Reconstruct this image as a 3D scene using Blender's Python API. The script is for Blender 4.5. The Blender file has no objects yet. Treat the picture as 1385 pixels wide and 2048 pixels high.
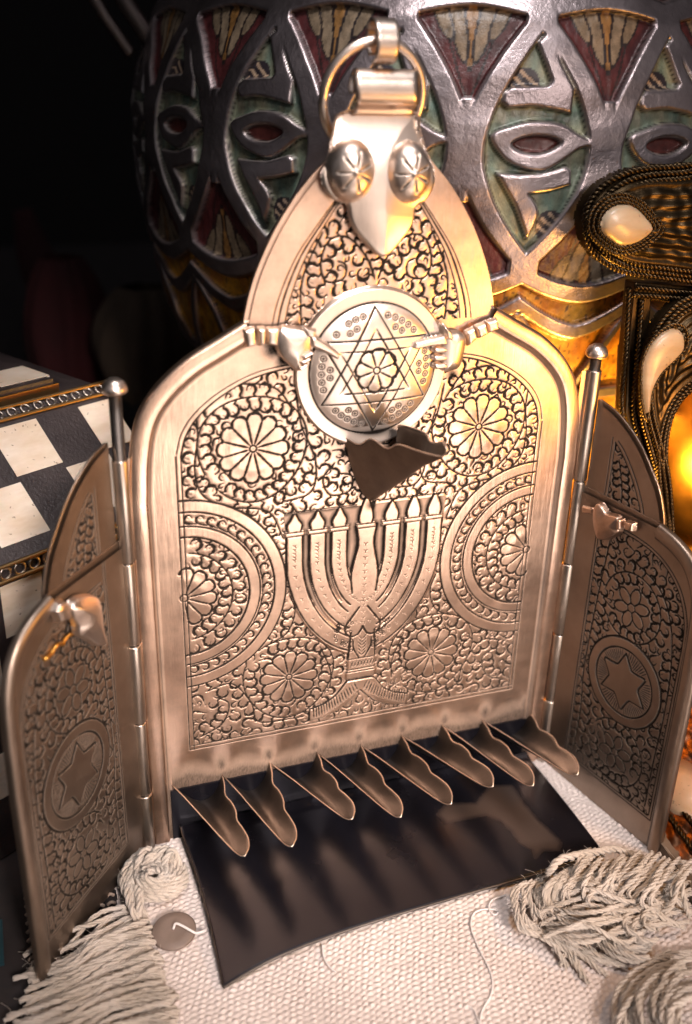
import bpy, bmesh, math
import numpy as np
from mathutils import Vector
rng = np.random.RandomState(7)
RAD = math.radians
# ------------------------------------------------------------------ camera, world, lamps, exposure
# all modelling is done in centimetres; world = (x, y, z + TBL) * 0.01 metres, table top at z = 0
TBL = 2.4
CAM = np.array([-8.2634, -21.004, 16.9622]); FPX = 1956.7
def cam_axes(y, p, r):
    cy, sy, cp, sp, cr, sr = np.cos(y), np.sin(y), np.cos(p), np.sin(p), np.cos(r), np.sin(r)
    f = np.array([-sy*cp, cy*cp, sp]); ri = np.array([cy, sy, 0]); u = np.cross(ri, f)
    return cr*ri+sr*u, -sr*ri+cr*u, f
CR, CU, CF = cam_axes(-0.3507, -0.4249, 0.0284)
def ray(x, y): return CF + CR*(x-692.5)/FPX - CU*(y-1024)/FPX
def onY(p, k=0.0):                       # point of the plane y = k seen at a spot of the photograph
    d = ray(*p); return CAM + (k-CAM[1])/d[1]*d
def onZ(p, k=-TBL):
    d = ray(*p); return CAM + (k-CAM[2])/d[2]*d
def W(P): return ((P[0])*.01, P[1]*.01, (P[2]+TBL)*.01)
scene = bpy.context.scene; col = scene.collection
cd = bpy.data.cameras.new('camera'); cam = bpy.data.objects.new('camera', cd); col.objects.link(cam); scene.camera = cam
cd.sensor_fit = 'VERTICAL'; cd.sensor_height = 36; cd.lens = 36*FPX/2048; cd.clip_start = .01; cd.clip_end = 20
from mathutils import Matrix
cam.matrix_world = Matrix([[CR[i], CU[i], -CF[i], W(CAM)[i]] for i in range(3)]+[[0, 0, 0, 1]])
cd.dof.use_dof = True; cd.dof.focus_distance = .251; cd.dof.aperture_fstop = 9.5
wd = bpy.data.worlds.new("World"); scene.world = wd; wd.use_nodes = True
wn = wd.node_tree.nodes; wl = wd.node_tree.links; bg = wn['Background']
tc = wn.new('ShaderNodeTexCoord'); sx = wn.new('ShaderNodeSeparateXYZ'); wl.new(tc.outputs['Generated'], sx.inputs[0])
mr = wn.new('ShaderNodeMapRange'); wl.new(sx.outputs['Y'], mr.inputs[0])
mr.inputs[1].default_value = .25; mr.inputs[2].default_value = -.6; mr.inputs[3].default_value = 0; mr.inputs[4].default_value = 1
wnz = wn.new('ShaderNodeTexNoise'); wnz.inputs['Scale'].default_value = 2.6; wnz.inputs['Detail'].default_value = 1
wl.new(tc.outputs['Generated'], wnz.inputs[0])
wr = wn.new('ShaderNodeValToRGB'); wl.new(wnz.outputs[0], wr.inputs[0])
wr.color_ramp.elements[0].position = .46; wr.color_ramp.elements[0].color = (.02, .02, .024, 1)
wr.color_ramp.elements[1].position = .58; wr.color_ramp.elements[1].color = (.80, .76, .80, 1)
wl.new(wr.outputs[0], bg.inputs[0])
wm = wn.new('ShaderNodeMath'); wm.operation = 'MULTIPLY'; wl.new(mr.outputs[0], wm.inputs[0]); wm.inputs[1].default_value = .34
wl.new(wm.outputs[0], bg.inputs[1])
def area(name, pos, target, w, h, power, colr):
    l = bpy.data.lights.new(name, 'AREA'); l.shape = 'RECTANGLE'; l.size = w*.01; l.size_y = h*.01; l.energy = power; l.color = colr
    o = bpy.data.objects.new(name, l); col.objects.link(o); o.location = W(pos)
    d = Vector(W(target))-Vector(W(pos)); o.rotation_euler = d.to_track_quat('-Z', 'Y').to_euler(); return o
area('window_light', (4, -46, 31), (-.5, -.5, 3.6), 15, 15, .21, (1, .86, .79)).data.spread = RAD(26)
area('low_fill_added', (5, -18.5, .2), (0, 0, 3.4), 13, 4, .034, (1, .85, .77)).data.spread = RAD(80)  # unseen fill, added to brighten the lower part of the panel
area('shop_front_light', (10, -44, 4), (0, 0, 5), 30, 10, .03, (1, .82, .72)).data.spread = RAD(50)
area('top_light', (-1, -9, 40), (0, 0, 14), 10, 8, .09, (1, .93, .92)).data.spread = RAD(50)
area('amber_lamp', (10.0, -9, 8.6), (3, 0, 10.2), 2.0, 2.0, .125, (1, .45, .08))
area('amber_lamp_behind', (8.4, 1.4, 1.6), (9.6, 4.5, 9), 3, 2, .42, (1, .50, .08))
scene.view_settings.view_transform = 'Standard'; scene.view_settings.look = 'None'
scene.view_settings.exposure = 0; scene.view_settings.gamma = 1; scene.view_settings.use_curve_mapping = False
scene.cycles.max_bounces = 6; scene.cycles.use_denoising = True
scene.cycles.caustics_reflective = False; scene.cycles.sample_clamp_indirect = 4

# ------------------------------------------------------------------ object helpers
def tag(o, label=None, cat=None, group=None, kind=None):
    for k, v in (('label', label), ('category', cat), ('group', group), ('kind', kind)):
        if v: o[k] = v
    return o
def empty(name, P, label, cat, group=None):
    o = bpy.data.objects.new(name, None); col.objects.link(o); o.location = W(P); o.empty_display_size = .01
    return tag(o, label, cat, group)
def link(name, me, mat, parent=None, smooth=True):
    o = bpy.data.objects.new(name, me); col.objects.link(o)
    if mat: me.materials.append(mat)
    if parent is not None:
        o.parent = parent
        root = parent
        while root.parent: root = root.parent
        if parent.type == 'EMPTY': o.matrix_parent_inverse = Matrix.Translation(parent.location).inverted()
    if smooth and len(me.polygons): me.polygons.foreach_set('use_smooth', [True]*len(me.polygons))
    return o
def to_world(V):
    V = np.asarray(V, dtype=np.float64).reshape(-1, 3).copy(); V[:, 2] += TBL; return V*.01
def mesh_np(name, V, F, mat, parent=None, smooth=True, attrs=None):
    """V (n,3) in cm, F (m,k) index array"""
    me = bpy.data.meshes.new(name); V = to_world(V); F = np.asarray(F, dtype=np.int32); k = F.shape[1]
    me.vertices.add(len(V)); me.vertices.foreach_set('co', V.astype(np.float32).ravel())
    me.loops.add(F.size); me.loops.foreach_set('vertex_index', F.ravel())
    me.polygons.add(len(F)); me.polygons.foreach_set('loop_start', np.arange(len(F), dtype=np.int32)*k)
    me.update(calc_edges=True); me.validate()
    for an, arr in (attrs or {}).items():
        arr = np.asarray(arr, dtype=np.float32)
        if arr.ndim == 1:
            a = me.attributes.new(an, 'FLOAT', 'POINT'); a.data.foreach_set('value', arr)
        else:
            a = me.attributes.new(an, 'FLOAT_COLOR', 'POINT'); a.data.foreach_set('color', np.c_[arr, np.ones(len(arr))].astype(np.float32).ravel())
    return link(name, me, mat, parent, smooth)
def grid_faces(ny, nx, mask=None, wrap=False):
    j = np.arange(nx if wrap else nx-1); i = np.arange(ny-1); I, J = np.meshgrid(i, j, indexing='ij'); J2 = (J+1) % nx
    F = np.stack([I*nx+J, I*nx+J2, (I+1)*nx+J2, (I+1)*nx+J], -1).reshape(-1, 4)
    if mask is not None:
        m = mask.ravel()[F].all(1); F = F[m]
    return F
def compact(V, F, attrs):
    used = np.zeros(len(V), bool); used[F.ravel()] = True; idx = np.cumsum(used)-1
    return V[used], idx[F], {k: np.asarray(a)[used] for k, a in attrs.items()}
class Soup:
    """collects tubes, boxes and lofts to be linked as one mesh"""
    def __init__(s): s.V = []; s.Q = []; s.T = []; s.n = 0
    def add(s, V, Q=None, T=None):
        V = np.asarray(V, float).reshape(-1, 3); s.V.append(V)
        if Q is not None and len(Q): s.Q.append(np.asarray(Q)+s.n)
        if T is not None and len(T): s.T.append(np.asarray(T)+s.n)
        s.n += len(V)
    def tube(s, P, r, seg=8, cap=True):
        P = np.asarray(P, float); n = len(P); r = np.broadcast_to(np.asarray(r, float), (n,))
        T = np.gradient(P, axis=0); T /= np.linalg.norm(T, axis=1)[:, None]+1e-12
        a = np.array([0, 0, 1.]) if abs(T[0][2]) < .9 else np.array([1., 0, 0]); N = np.cross(T[0], a); N /= np.linalg.norm(N)
        R = np.zeros((n, seg, 3)); an = np.arange(seg)*2*np.pi/seg
        for i in range(n):
            N = N-T[i]*(N@T[i]); N /= np.linalg.norm(N)+1e-12; B = np.cross(T[i], N)
            R[i] = P[i]+r[i]*(np.cos(an)[:, None]*N+np.sin(an)[:, None]*B)
        V = R.reshape(-1, 3); Q = grid_faces(n, seg, wrap=True); Tt = []
        if cap:
            V = np.vstack([V, P[0], P[-1]]); k = n*seg
            Tt = [[k, (j+1) % seg, j] for j in range(seg)]+[[k+1, (n-1)*seg+j, (n-1)*seg+(j+1) % seg] for j in range(seg)]
        s.add(V, Q, Tt)
    def box(s, c, hx, hy, hz, ax=None):
        c = np.asarray(c, float); ax = np.eye(3) if ax is None else ax
        V = [c+ax[0]*hx*a+ax[1]*hy*b+ax[2]*hz*d for a in (-1, 1) for b in (-1, 1) for d in (-1, 1)]
        s.add(V, [[0, 1, 3, 2], [4, 6, 7, 5], [0, 4, 5, 1], [2, 3, 7, 6], [0, 2, 6, 4], [1, 5, 7, 3]])
    def lathe(s, c, prof, seg=32, axis=None):
        c = np.asarray(c, float); an = np.arange(seg)*2*np.pi/seg
        V = np.array([[c[0]+r*math.cos(a), c[1]+r*math.sin(a), c[2]+z] for r, z in prof for a in an]); s.add(V, grid_faces(len(prof), seg, wrap=True))
    def build(s, name, mat, parent=None, smooth=True, sharp=None):
        V = np.vstack(s.V); fs = []
        for q in s.Q: fs += q.tolist()
        for t in s.T: fs += t.tolist()
        me = bpy.data.meshes.new(name); me.from_pydata(to_world(V).tolist(), [], fs); me.update()
        bm = bmesh.new(); bm.from_mesh(me); bmesh.ops.recalc_face_normals(bm, faces=bm.faces); bm.to_mesh(me); bm.free()
        o = link(name, me, mat, parent, smooth)
        if sharp: me.set_sharp_from_angle(angle=RAD(sharp))
        return o
def mod(o, kind, **kw):
    m = o.modifiers.new(kind.lower(), kind)
    for k, v in kw.items(): setattr(m, k, v)
    return m
def spline(pts, n=60, closed=False):
    """Catmull-Rom, resampled evenly"""
    P = np.asarray(pts, float)
    if closed: P = np.vstack([P[-1], P, P[0], P[1]])
    else: P = np.vstack([2*P[0]-P[1], P, 2*P[-1]-P[-2]])
    out = []
    for i in range(1, len(P)-2):
        t = np.linspace(0, 1, 16, endpoint=False)[:, None]; a, b, c, d = P[i-1], P[i], P[i+1], P[i+2]
        out.append(.5*((2*b)+(-a+c)*t+(2*a-5*b+4*c-d)*t**2+(-a+3*b-3*c+d)*t**3))
    out.append(P[-2][None]); Q = np.vstack(out)
    L = np.r_[0, np.cumsum(np.linalg.norm(np.diff(Q, axis=0), axis=1))]; s = np.linspace(0, L[-1], n)
    return np.stack([np.interp(s, L, Q[:, k]) for k in range(Q.shape[1])], 1)
def poly_resample(pts, step):
    P = np.asarray(pts, float); L = np.r_[0, np.cumsum(np.linalg.norm(np.diff(P, axis=0), axis=1))]
    n = max(2, int(L[-1]/step)+1); s = np.linspace(0, L[-1], n)
    return np.stack([np.interp(s, L, P[:, k]) for k in range(P.shape[1])], 1)
def inside(poly, X, Z):
    p = np.asarray(poly); r = np.zeros(X.shape, bool); j = len(p)-1
    for i in range(len(p)):
        c = (p[i, 1] > Z) != (p[j, 1] > Z)
        with np.errstate(divide='ignore', invalid='ignore'): xx = (p[j, 0]-p[i, 0])*(Z-p[i, 1])/(p[j, 1]-p[i, 1]+1e-30)+p[i, 0]
        r ^= c & (X < xx); j = i
    return r
def edge_dist(poly, X, Z, closed=True):
    p = np.asarray(poly); D = np.full(X.shape, 9.); n = len(p)
    for i in range(n if closed else n-1):
        a, b = p[i], p[(i+1) % n]; d = b-a; t = np.clip(((X-a[0])*d[0]+(Z-a[1])*d[1])/(d@d+1e-12), 0, 1)
        D = np.minimum(D, np.hypot(X-a[0]-t*d[0], Z-a[1]-t*d[1]))
    return D
# ------------------------------------------------------------------ planes the sheet metal lies in: (u, v, h) -> cm
def Mc(u, v, h): return np.stack([u, -h, v], -1)
def wing_map(bx, by, ang):
    d = np.array([math.cos(RAD(ang)), math.sin(RAD(ang))]); n = np.array([-d[1], d[0]])
    if n@(CAM[:2]-np.array([bx, by])) < 0: n = -n
    def M(u, v, h): return np.stack([bx+u*d[0]+h*n[0], by+u*d[1]+h*n[1], v+0*u], -1)
    def un(p, k=0.):
        r_ = ray(*p); o = np.array([bx, by])+k*n; t = ((o-CAM[:2])@n)/(r_[:2]@n); P = CAM+t*r_; return np.array([(P[:2]-o)@d, P[2]])
    return M, un
ML, unL = wing_map(-6.05, -.10, 230); MR, unR = wing_map(6.05, -.10, -78)
def plate(name, poly, M, h0, h1, mat, parent, bevel=.015):
    p = np.asarray(poly, float); n = len(p); me = bpy.data.meshes.new(name)
    V = np.vstack([M(p[:, 0], p[:, 1], np.full(n, h0)), M(p[:, 0], p[:, 1], np.full(n, h1))])
    F = [list(range(n)), list(range(2*n-1, n-1, -1))]+[[i, i+n, (i+1) % n+n, (i+1) % n] for i in range(n)]
    me.from_pydata(to_world(V).tolist(), [], F); bm = bmesh.new(); bm.from_mesh(me); bmesh.ops.recalc_face_normals(bm, faces=bm.faces); bm.to_mesh(me); bm.free()
    o = link(name, me, mat, parent, smooth=False)
    if bevel: mod(o, 'BEVEL', width=bevel*.01, segments=2, limit_method='ANGLE', angle_limit=RAD(50))
    return o
def dome_plate(name, poly, M, h0, thick, dome, mat, parent, res=.02, rnd=.06, ink=None, extra=None):
    p = np.asarray(poly, float); x0, z0 = p.min(0)-res; x1, z1 = p.max(0)+res
    x = np.arange(x0, x1, res); z = np.arange(z0, z1, res); X, Z = np.meshgrid(x, z); ins = inside(p, X, Z); D = edge_dist(p, X, Z)
    # snap the cells just outside the outline onto it, so that the edge stays smooth
    e = np.clip(D/rnd, 0, 1); dm = D[ins].max() if ins.any() else 1
    H = h0+thick*np.sqrt(1-(1-e)**2)+dome*(1-(1-np.clip(D/dm, 0, 1))**2)
    if extra is not None: H = H+extra(X, Z, D)
    band = (~ins) & (D < res*1.2); H[band] = h0
    out = ~ins & ~band; H[out] = h0
    V = M(X.ravel(), Z.ravel(), H.ravel()); F = grid_faces(len(z), len(x), ins | band)
    at = {'ink': (ink(X, Z, D) if ink else np.zeros(X.shape)).ravel()}
    V, F, at = compact(V, F, at); return mesh_np(name, V, F, mat, parent, True, at)
def sweep(name, path, prof, M, mat, parent, inkf=None):
    """raised border: profile (offset to the left of the path, height) carried along a 2D path"""
    P = np.asarray(path, float); T = np.gradient(P, axis=0); T /= np.linalg.norm(T, axis=1)[:, None]; N = np.stack([-T[:, 1], T[:, 0]], 1)
    pr = np.asarray(prof, float); U = P[:, None, :]+N[:, None, :]*pr[None, :, :1]; H = np.broadcast_to(pr[None, :, 1], U.shape[:2])
    V = M(U[..., 0].ravel(), U[..., 1].ravel(), H.ravel()); F = grid_faces(len(P), len(pr))
    ink = np.broadcast_to(np.array([q[2] if len(q) > 2 else 0 for q in prof])[None], U.shape[:2]).ravel()
    return mesh_np(name, V, F, mat, parent, True, {'ink': ink})
# ------------------------------------------------------------------ materials
def newmat(name):
    m = bpy.data.materials.new(name); m.use_nodes = True; nt = m.node_tree; return m, nt, nt.nodes['Principled BSDF']
def nd(nt, typ, **kw):
    n = nt.nodes.new(typ)
    for k, v in kw.items():
        if k[0] == '_': setattr(n, k[1:], v)
        else: n.inputs[k].default_value = v
    return n
def mixc(nt, fac, a, b):
    n = nt.nodes.new('ShaderNodeMix'); n.data_type = 'RGBA'
    for s, v in ((0, fac), (6, a), (7, b)):
        if isinstance(v, (int, float)): n.inputs[s].default_value = v
        elif isinstance(v, tuple): n.inputs[s].default_value = (*v, 1)
        else: nt.links.new(v, n.inputs[s])
    return n.outputs[2]
def ramp(nt, src, stops):
    r = nt.nodes.new('ShaderNodeValToRGB'); nt.links.new(src, r.inputs[0]); e = r.color_ramp.elements
    while len(e) < len(stops): e.new(.5)
    for q, (p, c) in zip(e, stops): q.position = p; q.color = (*c, 1) if isinstance(c, tuple) else (c, c, c, 1)
    return r.outputs[0]
def noise(nt, scale, detail=3, rough=.6, stretch=None):
    t = nt.nodes.new('ShaderNodeTexCoord'); n = nd(nt, 'ShaderNodeTexNoise', Scale=scale, Detail=detail, Roughness=rough); src = t.outputs['Object']
    if stretch:
        mp = nt.nodes.new('ShaderNodeMapping'); mp.inputs['Scale'].default_value = stretch; nt.links.new(src, mp.inputs[0]); src = mp.outputs[0]
    nt.links.new(src, n.inputs['Vector']); return n.outputs[0]
def metal(name, base, dark=None, rough=.34, ink=(.007, .0045, .003), useink=False, scratch=.25, blotch=.35, met=1.0, dust=False):
    m, nt, b = newmat(name); L = nt.links.new
    n1 = noise(nt, 42, 6, .66); f1 = ramp(nt, n1, [(.38, 0.), (.72, 1.)])
    c = mixc(nt, f1, base, tuple(x*(1-blotch) for x in base) if dark is None else dark)
    if dust: c = mixc(nt, ramp(nt, noise(nt, 1100, 2), [(.78, 0.), (.82, 1.)]), c, (.35, .30, .28))
    r = nt.nodes.new('ShaderNodeMapRange'); L(noise(nt, 120, 4), r.inputs[0]); r.inputs[3].default_value = rough-.08; r.inputs[4].default_value = rough+.14; rr = r.outputs[0]
    if useink:
        a = nt.nodes.new('ShaderNodeAttribute'); a.attribute_name = 'ink'; c = mixc(nt, a.outputs['Fac'], c, ink)
        mm = nt.nodes.new('ShaderNodeMath'); mm.operation = 'MULTIPLY_ADD'; L(a.outputs['Fac'], mm.inputs[0]); mm.inputs[1].default_value = .35; L(rr, mm.inputs[2]); rr = mm.outputs[0]
        m2 = nt.nodes.new('ShaderNodeMapRange'); L(a.outputs['Fac'], m2.inputs[0]); m2.inputs[3].default_value = met; m2.inputs[4].default_value = 0; m3 = nt.nodes.new('ShaderNodeMapRange'); L(a.outputs['Fac'], m3.inputs[0]); m3.inputs[3].default_value = .5; m3.inputs[4].default_value = .12; L(m3.outputs[0], b.inputs['Specular IOR Level']); L(m2.outputs[0], b.inputs['Metallic'])
    else: b.inputs['Metallic'].default_value = met
    L(c, b.inputs['Base Color']); L(rr, b.inputs['Roughness'])
    bu = nd(nt, 'ShaderNodeBump', Strength=scratch, Distance=.00012); L(noise(nt, 900, 3, .7, (1, 1, .12)), bu.inputs['Height']); L(bu.outputs[0], b.inputs['Normal'])
    return m
SILVER = (.86, .61, .46)
TARN = (.36, .25, .19)
M_sil = metal('tarnished_silver', SILVER, TARN, useink=True, rough=.29, scratch=.45)
M_plain = metal('plain_silver', SILVER, TARN, rough=.29, scratch=.4)
M_brite = metal('polished_silver', (.88, .74, .64), rough=.31, useink=True, blotch=.2)
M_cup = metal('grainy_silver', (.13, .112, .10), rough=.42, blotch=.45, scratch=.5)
M_wing = metal('shaded_wing_silver', (.40, .315, .255), useink=True, rough=.38)  # darker copy of the panel silver, shade on the wings put into the colour
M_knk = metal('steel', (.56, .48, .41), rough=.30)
M_wingp = metal('shaded_wing_plain', (.38, .30, .245), rough=.36)  # plain version, with the same wing shade in its base colour
M_tray = metal('blackened_steel', (.013, .0125, .018), useink=True, ink=(.20, .14, .105), dust=True, rough=.21, blotch=.15, scratch=.1, met=.5)  # ink is the tint of the painted reflection patch
M_brass = metal('brass', (.80, .42, .10), rough=.30, blotch=.5)
M_oldbrass = metal('dark_brass', (.080, .055, .030), rough=.36, blotch=.8, scratch=.6)
M_gold = metal('brass_moulding', (.34, .22, .10), rough=.4)
def bone(name='bone', base=(.74, .64, .54)):
    m, nt, b = newmat(name); n = noise(nt, 70, 4, .6, (1, 1, 4)); c = mixc(nt, ramp(nt, n, [(.35, 0.), (.7, 1.)]), base, (base[0]*.8, base[1]*.72, base[2]*.62))
    pits = ramp(nt, noise(nt, 700, 2), [(.27, 1.), (.33, 0.)]); nt.links.new(mixc(nt, pits, c, (.20, .14, .10)), b.inputs['Base Color'])
    b.inputs['Roughness'].default_value = .35; b.inputs['Subsurface Weight'].default_value = .1; b.inputs['Subsurface Scale'].default_value = .002; return m
M_bone = bone()
def diffuse(name, a, b_, scale=60, rough=.8, bump=0, sheen=0):
    m, nt, b = newmat(name); n = noise(nt, scale, 4); nt.links.new(mixc(nt, ramp(nt, n, [(.3, 0.), (.7, 1.)]), a, b_), b.inputs['Base Color']); b.inputs['Roughness'].default_value = rough
    if sheen: b.inputs['Sheen Weight'].default_value = sheen
    if bump:
        bu = nd(nt, 'ShaderNodeBump', Strength=bump, Distance=.0004); nt.links.new(noise(nt, scale*12, 3), bu.inputs['Height']); nt.links.new(bu.outputs[0], b.inputs['Normal'])
    return m
M_bone2 = bone('shaded_bone', (.42, .33, .23))  # bone with a lowered base, the weaker light there put into the colour
M_wood = diffuse('black_wood', (.018, .013, .014), (.052, .040, .039), 90, .42, .5)
M_yarn = diffuse('cream_yarn', (.58, .51, .45), (.45, .38, .31), 120, .9, .8, .3)
M_thread = diffuse('white_thread', (.82, .78, .76), (.75, .70, .68), 200, .9)
M_cloth = diffuse('cream_cloth', (.78, .69, .65), (.62, .53, .49), 35, .95, .4, .2)
M_button = diffuse('brown_button', (.24, .18, .15), (.17, .125, .10), 150, .5)
M_table = diffuse('dark_cloth', (.012, .010, .011), (.03, .022, .022), 80, .9)
M_red = diffuse('red_cloth', (.05, .004, .006), (.02, .002, .003), 20, .9)
M_beige = diffuse('beige_cloth', (.12, .085, .055), (.06, .04, .028), 15, .9)
M_teal = diffuse('teal_cloth', (.006, .045, .06), (.006, .03, .04), 60, .9)
M_back = diffuse('back_wall_cloth', (.004, .003, .003), (.007, .004, .004), 8, .95)
M_solder = diffuse('black_solder', (.012, .009, .008), (.03, .02, .016), 200, .45, .6)

# ------------------------------------------------------------------ engraving
class Relief:
    """distance fields of engraved strokes on a sheet; scroll = leaf work kept inside the allowed ground, line = ruled lines"""
    def __init__(s, xs, zs):
        s.xs, s.zs = np.asarray(xs, float), np.asarray(zs, float); s.X, s.Z = np.meshgrid(s.xs, s.zs); s.cap = .30
        s.S = np.full(s.X.shape, s.cap); s.Ln = np.full(s.X.shape, s.cap); s.H = np.zeros(s.X.shape); s.dirt = np.zeros(s.X.shape); s.allow = np.ones(s.X.shape, bool)
    def win(s, x0, x1, z0, z1):
        return (slice(np.searchsorted(s.zs, z0), np.searchsorted(s.zs, z1)), slice(np.searchsorted(s.xs, x0), np.searchsorted(s.xs, x1)))
    def stroke(s, pts, w=.04, layer='S', jag=.25, taper=True, reach=.2, crescent=0):
        w *= 1.12 if layer == 'S' else 1.15; A = getattr(s, layer); P = np.asarray(pts, float); ln_ = np.linalg.norm(np.diff(P, axis=0), axis=1).sum(); P = poly_resample(P, .045 if layer == 'S' or ln_ < 1.2 else .12); n = len(P)
        ww = np.full(n, w)*(1+jag*(rng.rand(n)*2-1))
        if crescent: ww = ww*(.55+crescent*np.sin(np.linspace(0, math.pi, n))**1.5); taper = False
        if taper: ww = ww*np.clip(np.minimum(np.arange(n)+.8, n-np.arange(n)-.2)/2.2, .35, 1)
        for i in range(n-1):
            a, b = P[i], P[i+1]; W_ = s.win(min(a[0], b[0])-reach, max(a[0], b[0])+reach, min(a[1], b[1])-reach, max(a[1], b[1])+reach)
            X = s.X[W_]; Z = s.Z[W_]
            if X.size == 0: continue
            d = b-a; t = np.clip(((X-a[0])*d[0]+(Z-a[1])*d[1])/(d@d+1e-12), 0, 1)
            D = np.hypot(X-a[0]-t*d[0], Z-a[1]-t*d[1])-(ww[i]*(1-t)+ww[i+1]*t)/2
            A[W_] = np.minimum(A[W_], D)
    def at(s, x, z):
        i = np.searchsorted(s.zs, z); j = np.searchsorted(s.xs, x)
        if i <= 0 or j <= 0 or i >= len(s.zs) or j >= len(s.xs) or not s.allow[i, j]: return -1
        return s.S[i, j]
    def comma(s, c, r, ang, hand=1, w=.05, stem=None):
        if stem is None: stem = (c[0]+r*1.75*math.cos(ang-hand*.75), c[1]+r*1.75*math.sin(ang-hand*.75))
        a = ang+hand*np.linspace(0, RAD(245), 9); k = 1-.30*np.linspace(0, 1, 9)**2
        P = np.c_[c[0]+r*k*np.cos(a), c[1]+r*k*np.sin(a)]
        if stem is not None: P = np.vstack([stem, P])
        s.stroke(P, w, jag=.4, crescent=.85)
        if r > .10: s.stroke([(c[0]+.15*r*math.cos(ang+hand*3), c[1]+.15*r*math.sin(ang+hand*3)), (c[0]+.62*r*math.cos(ang+hand*2.2), c[1]+.62*r*math.sin(ang+hand*2.2))], w*.5)
    def vine(s, pts, r=.15, step=.30, w=.045, spine=True, sides=(1, -1)):
        P = poly_resample(spline(pts, 80), .05); T = np.gradient(P, axis=0); T /= np.linalg.norm(T, axis=1)[:, None]; n = int(step/.05)
        if spine: s.stroke(P, w*.8, jag=.2)
        for q, i in enumerate(range(2, len(P)-1, max(1, n//len(sides)))):
            sd = sides[q % len(sides)]; N = np.array([-T[i, 1], T[i, 0]])*sd; rr = r*(.85+.3*rng.rand())
            c = P[i]+N*(rr*1.35)+T[i]*rr*.9
            if s.at(*c) < rr*.55: continue
            s.comma(c, rr, math.atan2(*( -(N*1.0)-T[i]*.5)[::-1]), -sd, w, stem=P[i]-T[i]*.03)
    def rosette(s, c, R, n=12, rc=.085, ang0=.1, half=None):
        for k in range(n):
            a = ang0+2*math.pi*k/n
            if half and half*math.cos(a) > .02: continue
            s.stroke([(c[0]+rc*1.3*math.cos(a), c[1]+rc*1.3*math.sin(a)), (c[0]+R*.86*math.cos(a), c[1]+R*.86*math.sin(a))], .045, 'Ln', .2)
            m = a+math.pi/n
            if half and half*math.cos(m) > -.12: continue
            t = np.linspace(-1, 1, 7); rr = R*(.86+.16*np.sqrt(np.maximum(0, 1-t**2))); aa = m+t*math.pi/n
            s.stroke(np.c_[c[0]+rr*np.cos(aa), c[1]+rr*np.sin(aa)], .055, 'Ln', .3, False)
            q = (np.hypot(s.X-c[0]-R*.6*math.cos(m), s.Z-c[1]-R*.6*math.sin(m))); s.H += .012*np.exp(-(q/(R*.2))**2)
        t = np.linspace(0, 2*math.pi, 14); s.stroke(np.c_[c[0]+rc*np.cos(t), c[1]+rc*np.sin(t)], .035, 'Ln', .2, False)
        s.stroke([(c[0]-.01, c[1]), (c[0]+.01, c[1])], .03, 'Ln'); s.allow &= np.hypot(s.X-c[0], s.Z-c[1]) > R*1.0
    def ring(s, c, R, w=.03, a0=0, a1=2*math.pi, layer='Ln', jag=.15):
        t = np.linspace(a0, a1, max(10, int(R*abs(a1-a0)/.08))); s.stroke(np.c_[c[0]+R*np.cos(t), c[1]+R*np.sin(t)], w, layer, jag, False)
    def fill(s, radii=(.20, .17, .14, .115, .09, .07), tries=2500, w=.036):
        iz, ix = np.nonzero(s.allow)
        for r in radii:
            for _ in range(tries):
                k = rng.randint(len(iz)); 
                if s.S[iz[k], ix[k]] < r*.9+.012: continue
                c = (s.xs[ix[k]], s.zs[iz[k]]); s.comma(c, r*.85, rng.rand()*6.28, 1 if rng.rand() < .5 else -1, w*(.7+r*2.2))
    def done(s, depth=.022, pillow=.007):
        S = np.where(s.allow, s.S, s.cap); D = np.minimum(S, s.Ln)
        ink = np.clip(.74-D/.014, 0, 1); pl = np.where(s.allow, 1-np.exp(-np.maximum(S, 0)/.045), 1)
        H = s.H-depth*np.clip(.15-D/.026, 0, 1)+pillow*(pl-1)
        ink = np.clip(ink*(.97+.03*rng.rand(*ink.shape))+s.dirt, 0, 1); return H, ink
def axis_mix(*parts):
    return np.unique(np.round(np.concatenate([np.arange(a, b, h) for a, b, h in parts]), 5))
def sheet(name, R, M, h0, mat, parent, outline=None, **kw):
    H, ink = R.done(**kw); mask = inside(outline, R.X, R.Z) if outline is not None else None
    V = M(R.X.ravel(), R.Z.ravel(), (H+h0).ravel()); F = grid_faces(len(R.zs), len(R.xs), mask); V, F, at = compact(V, F, {'ink': ink.ravel()})
    return mesh_np(name, V, F, mat, parent, True, at)
def mirror(p): p = np.asarray(p, float); return np.vstack([p*[-1, 1], p[::-1]])

# ================================================================== the setting: table, back wall
s = Soup(); s.box((20, 40, -TBL-.35), 90, 110, .3); tag(s.build('table_top', M_table, smooth=False), kind='structure')
s = Soup(); s.box((20, 100, 40), 110, 1, 80); tag(s.build('back_wall', M_back, smooth=False), kind='structure')

# ================================================================== the hanukkah lamp
lamp = empty('oil_lamp', (0, 0, -TBL), 'folding engraved silver Hanukkah lamp standing open with eight oil spouts and two side wings', 'Hanukkah lamp')
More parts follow.
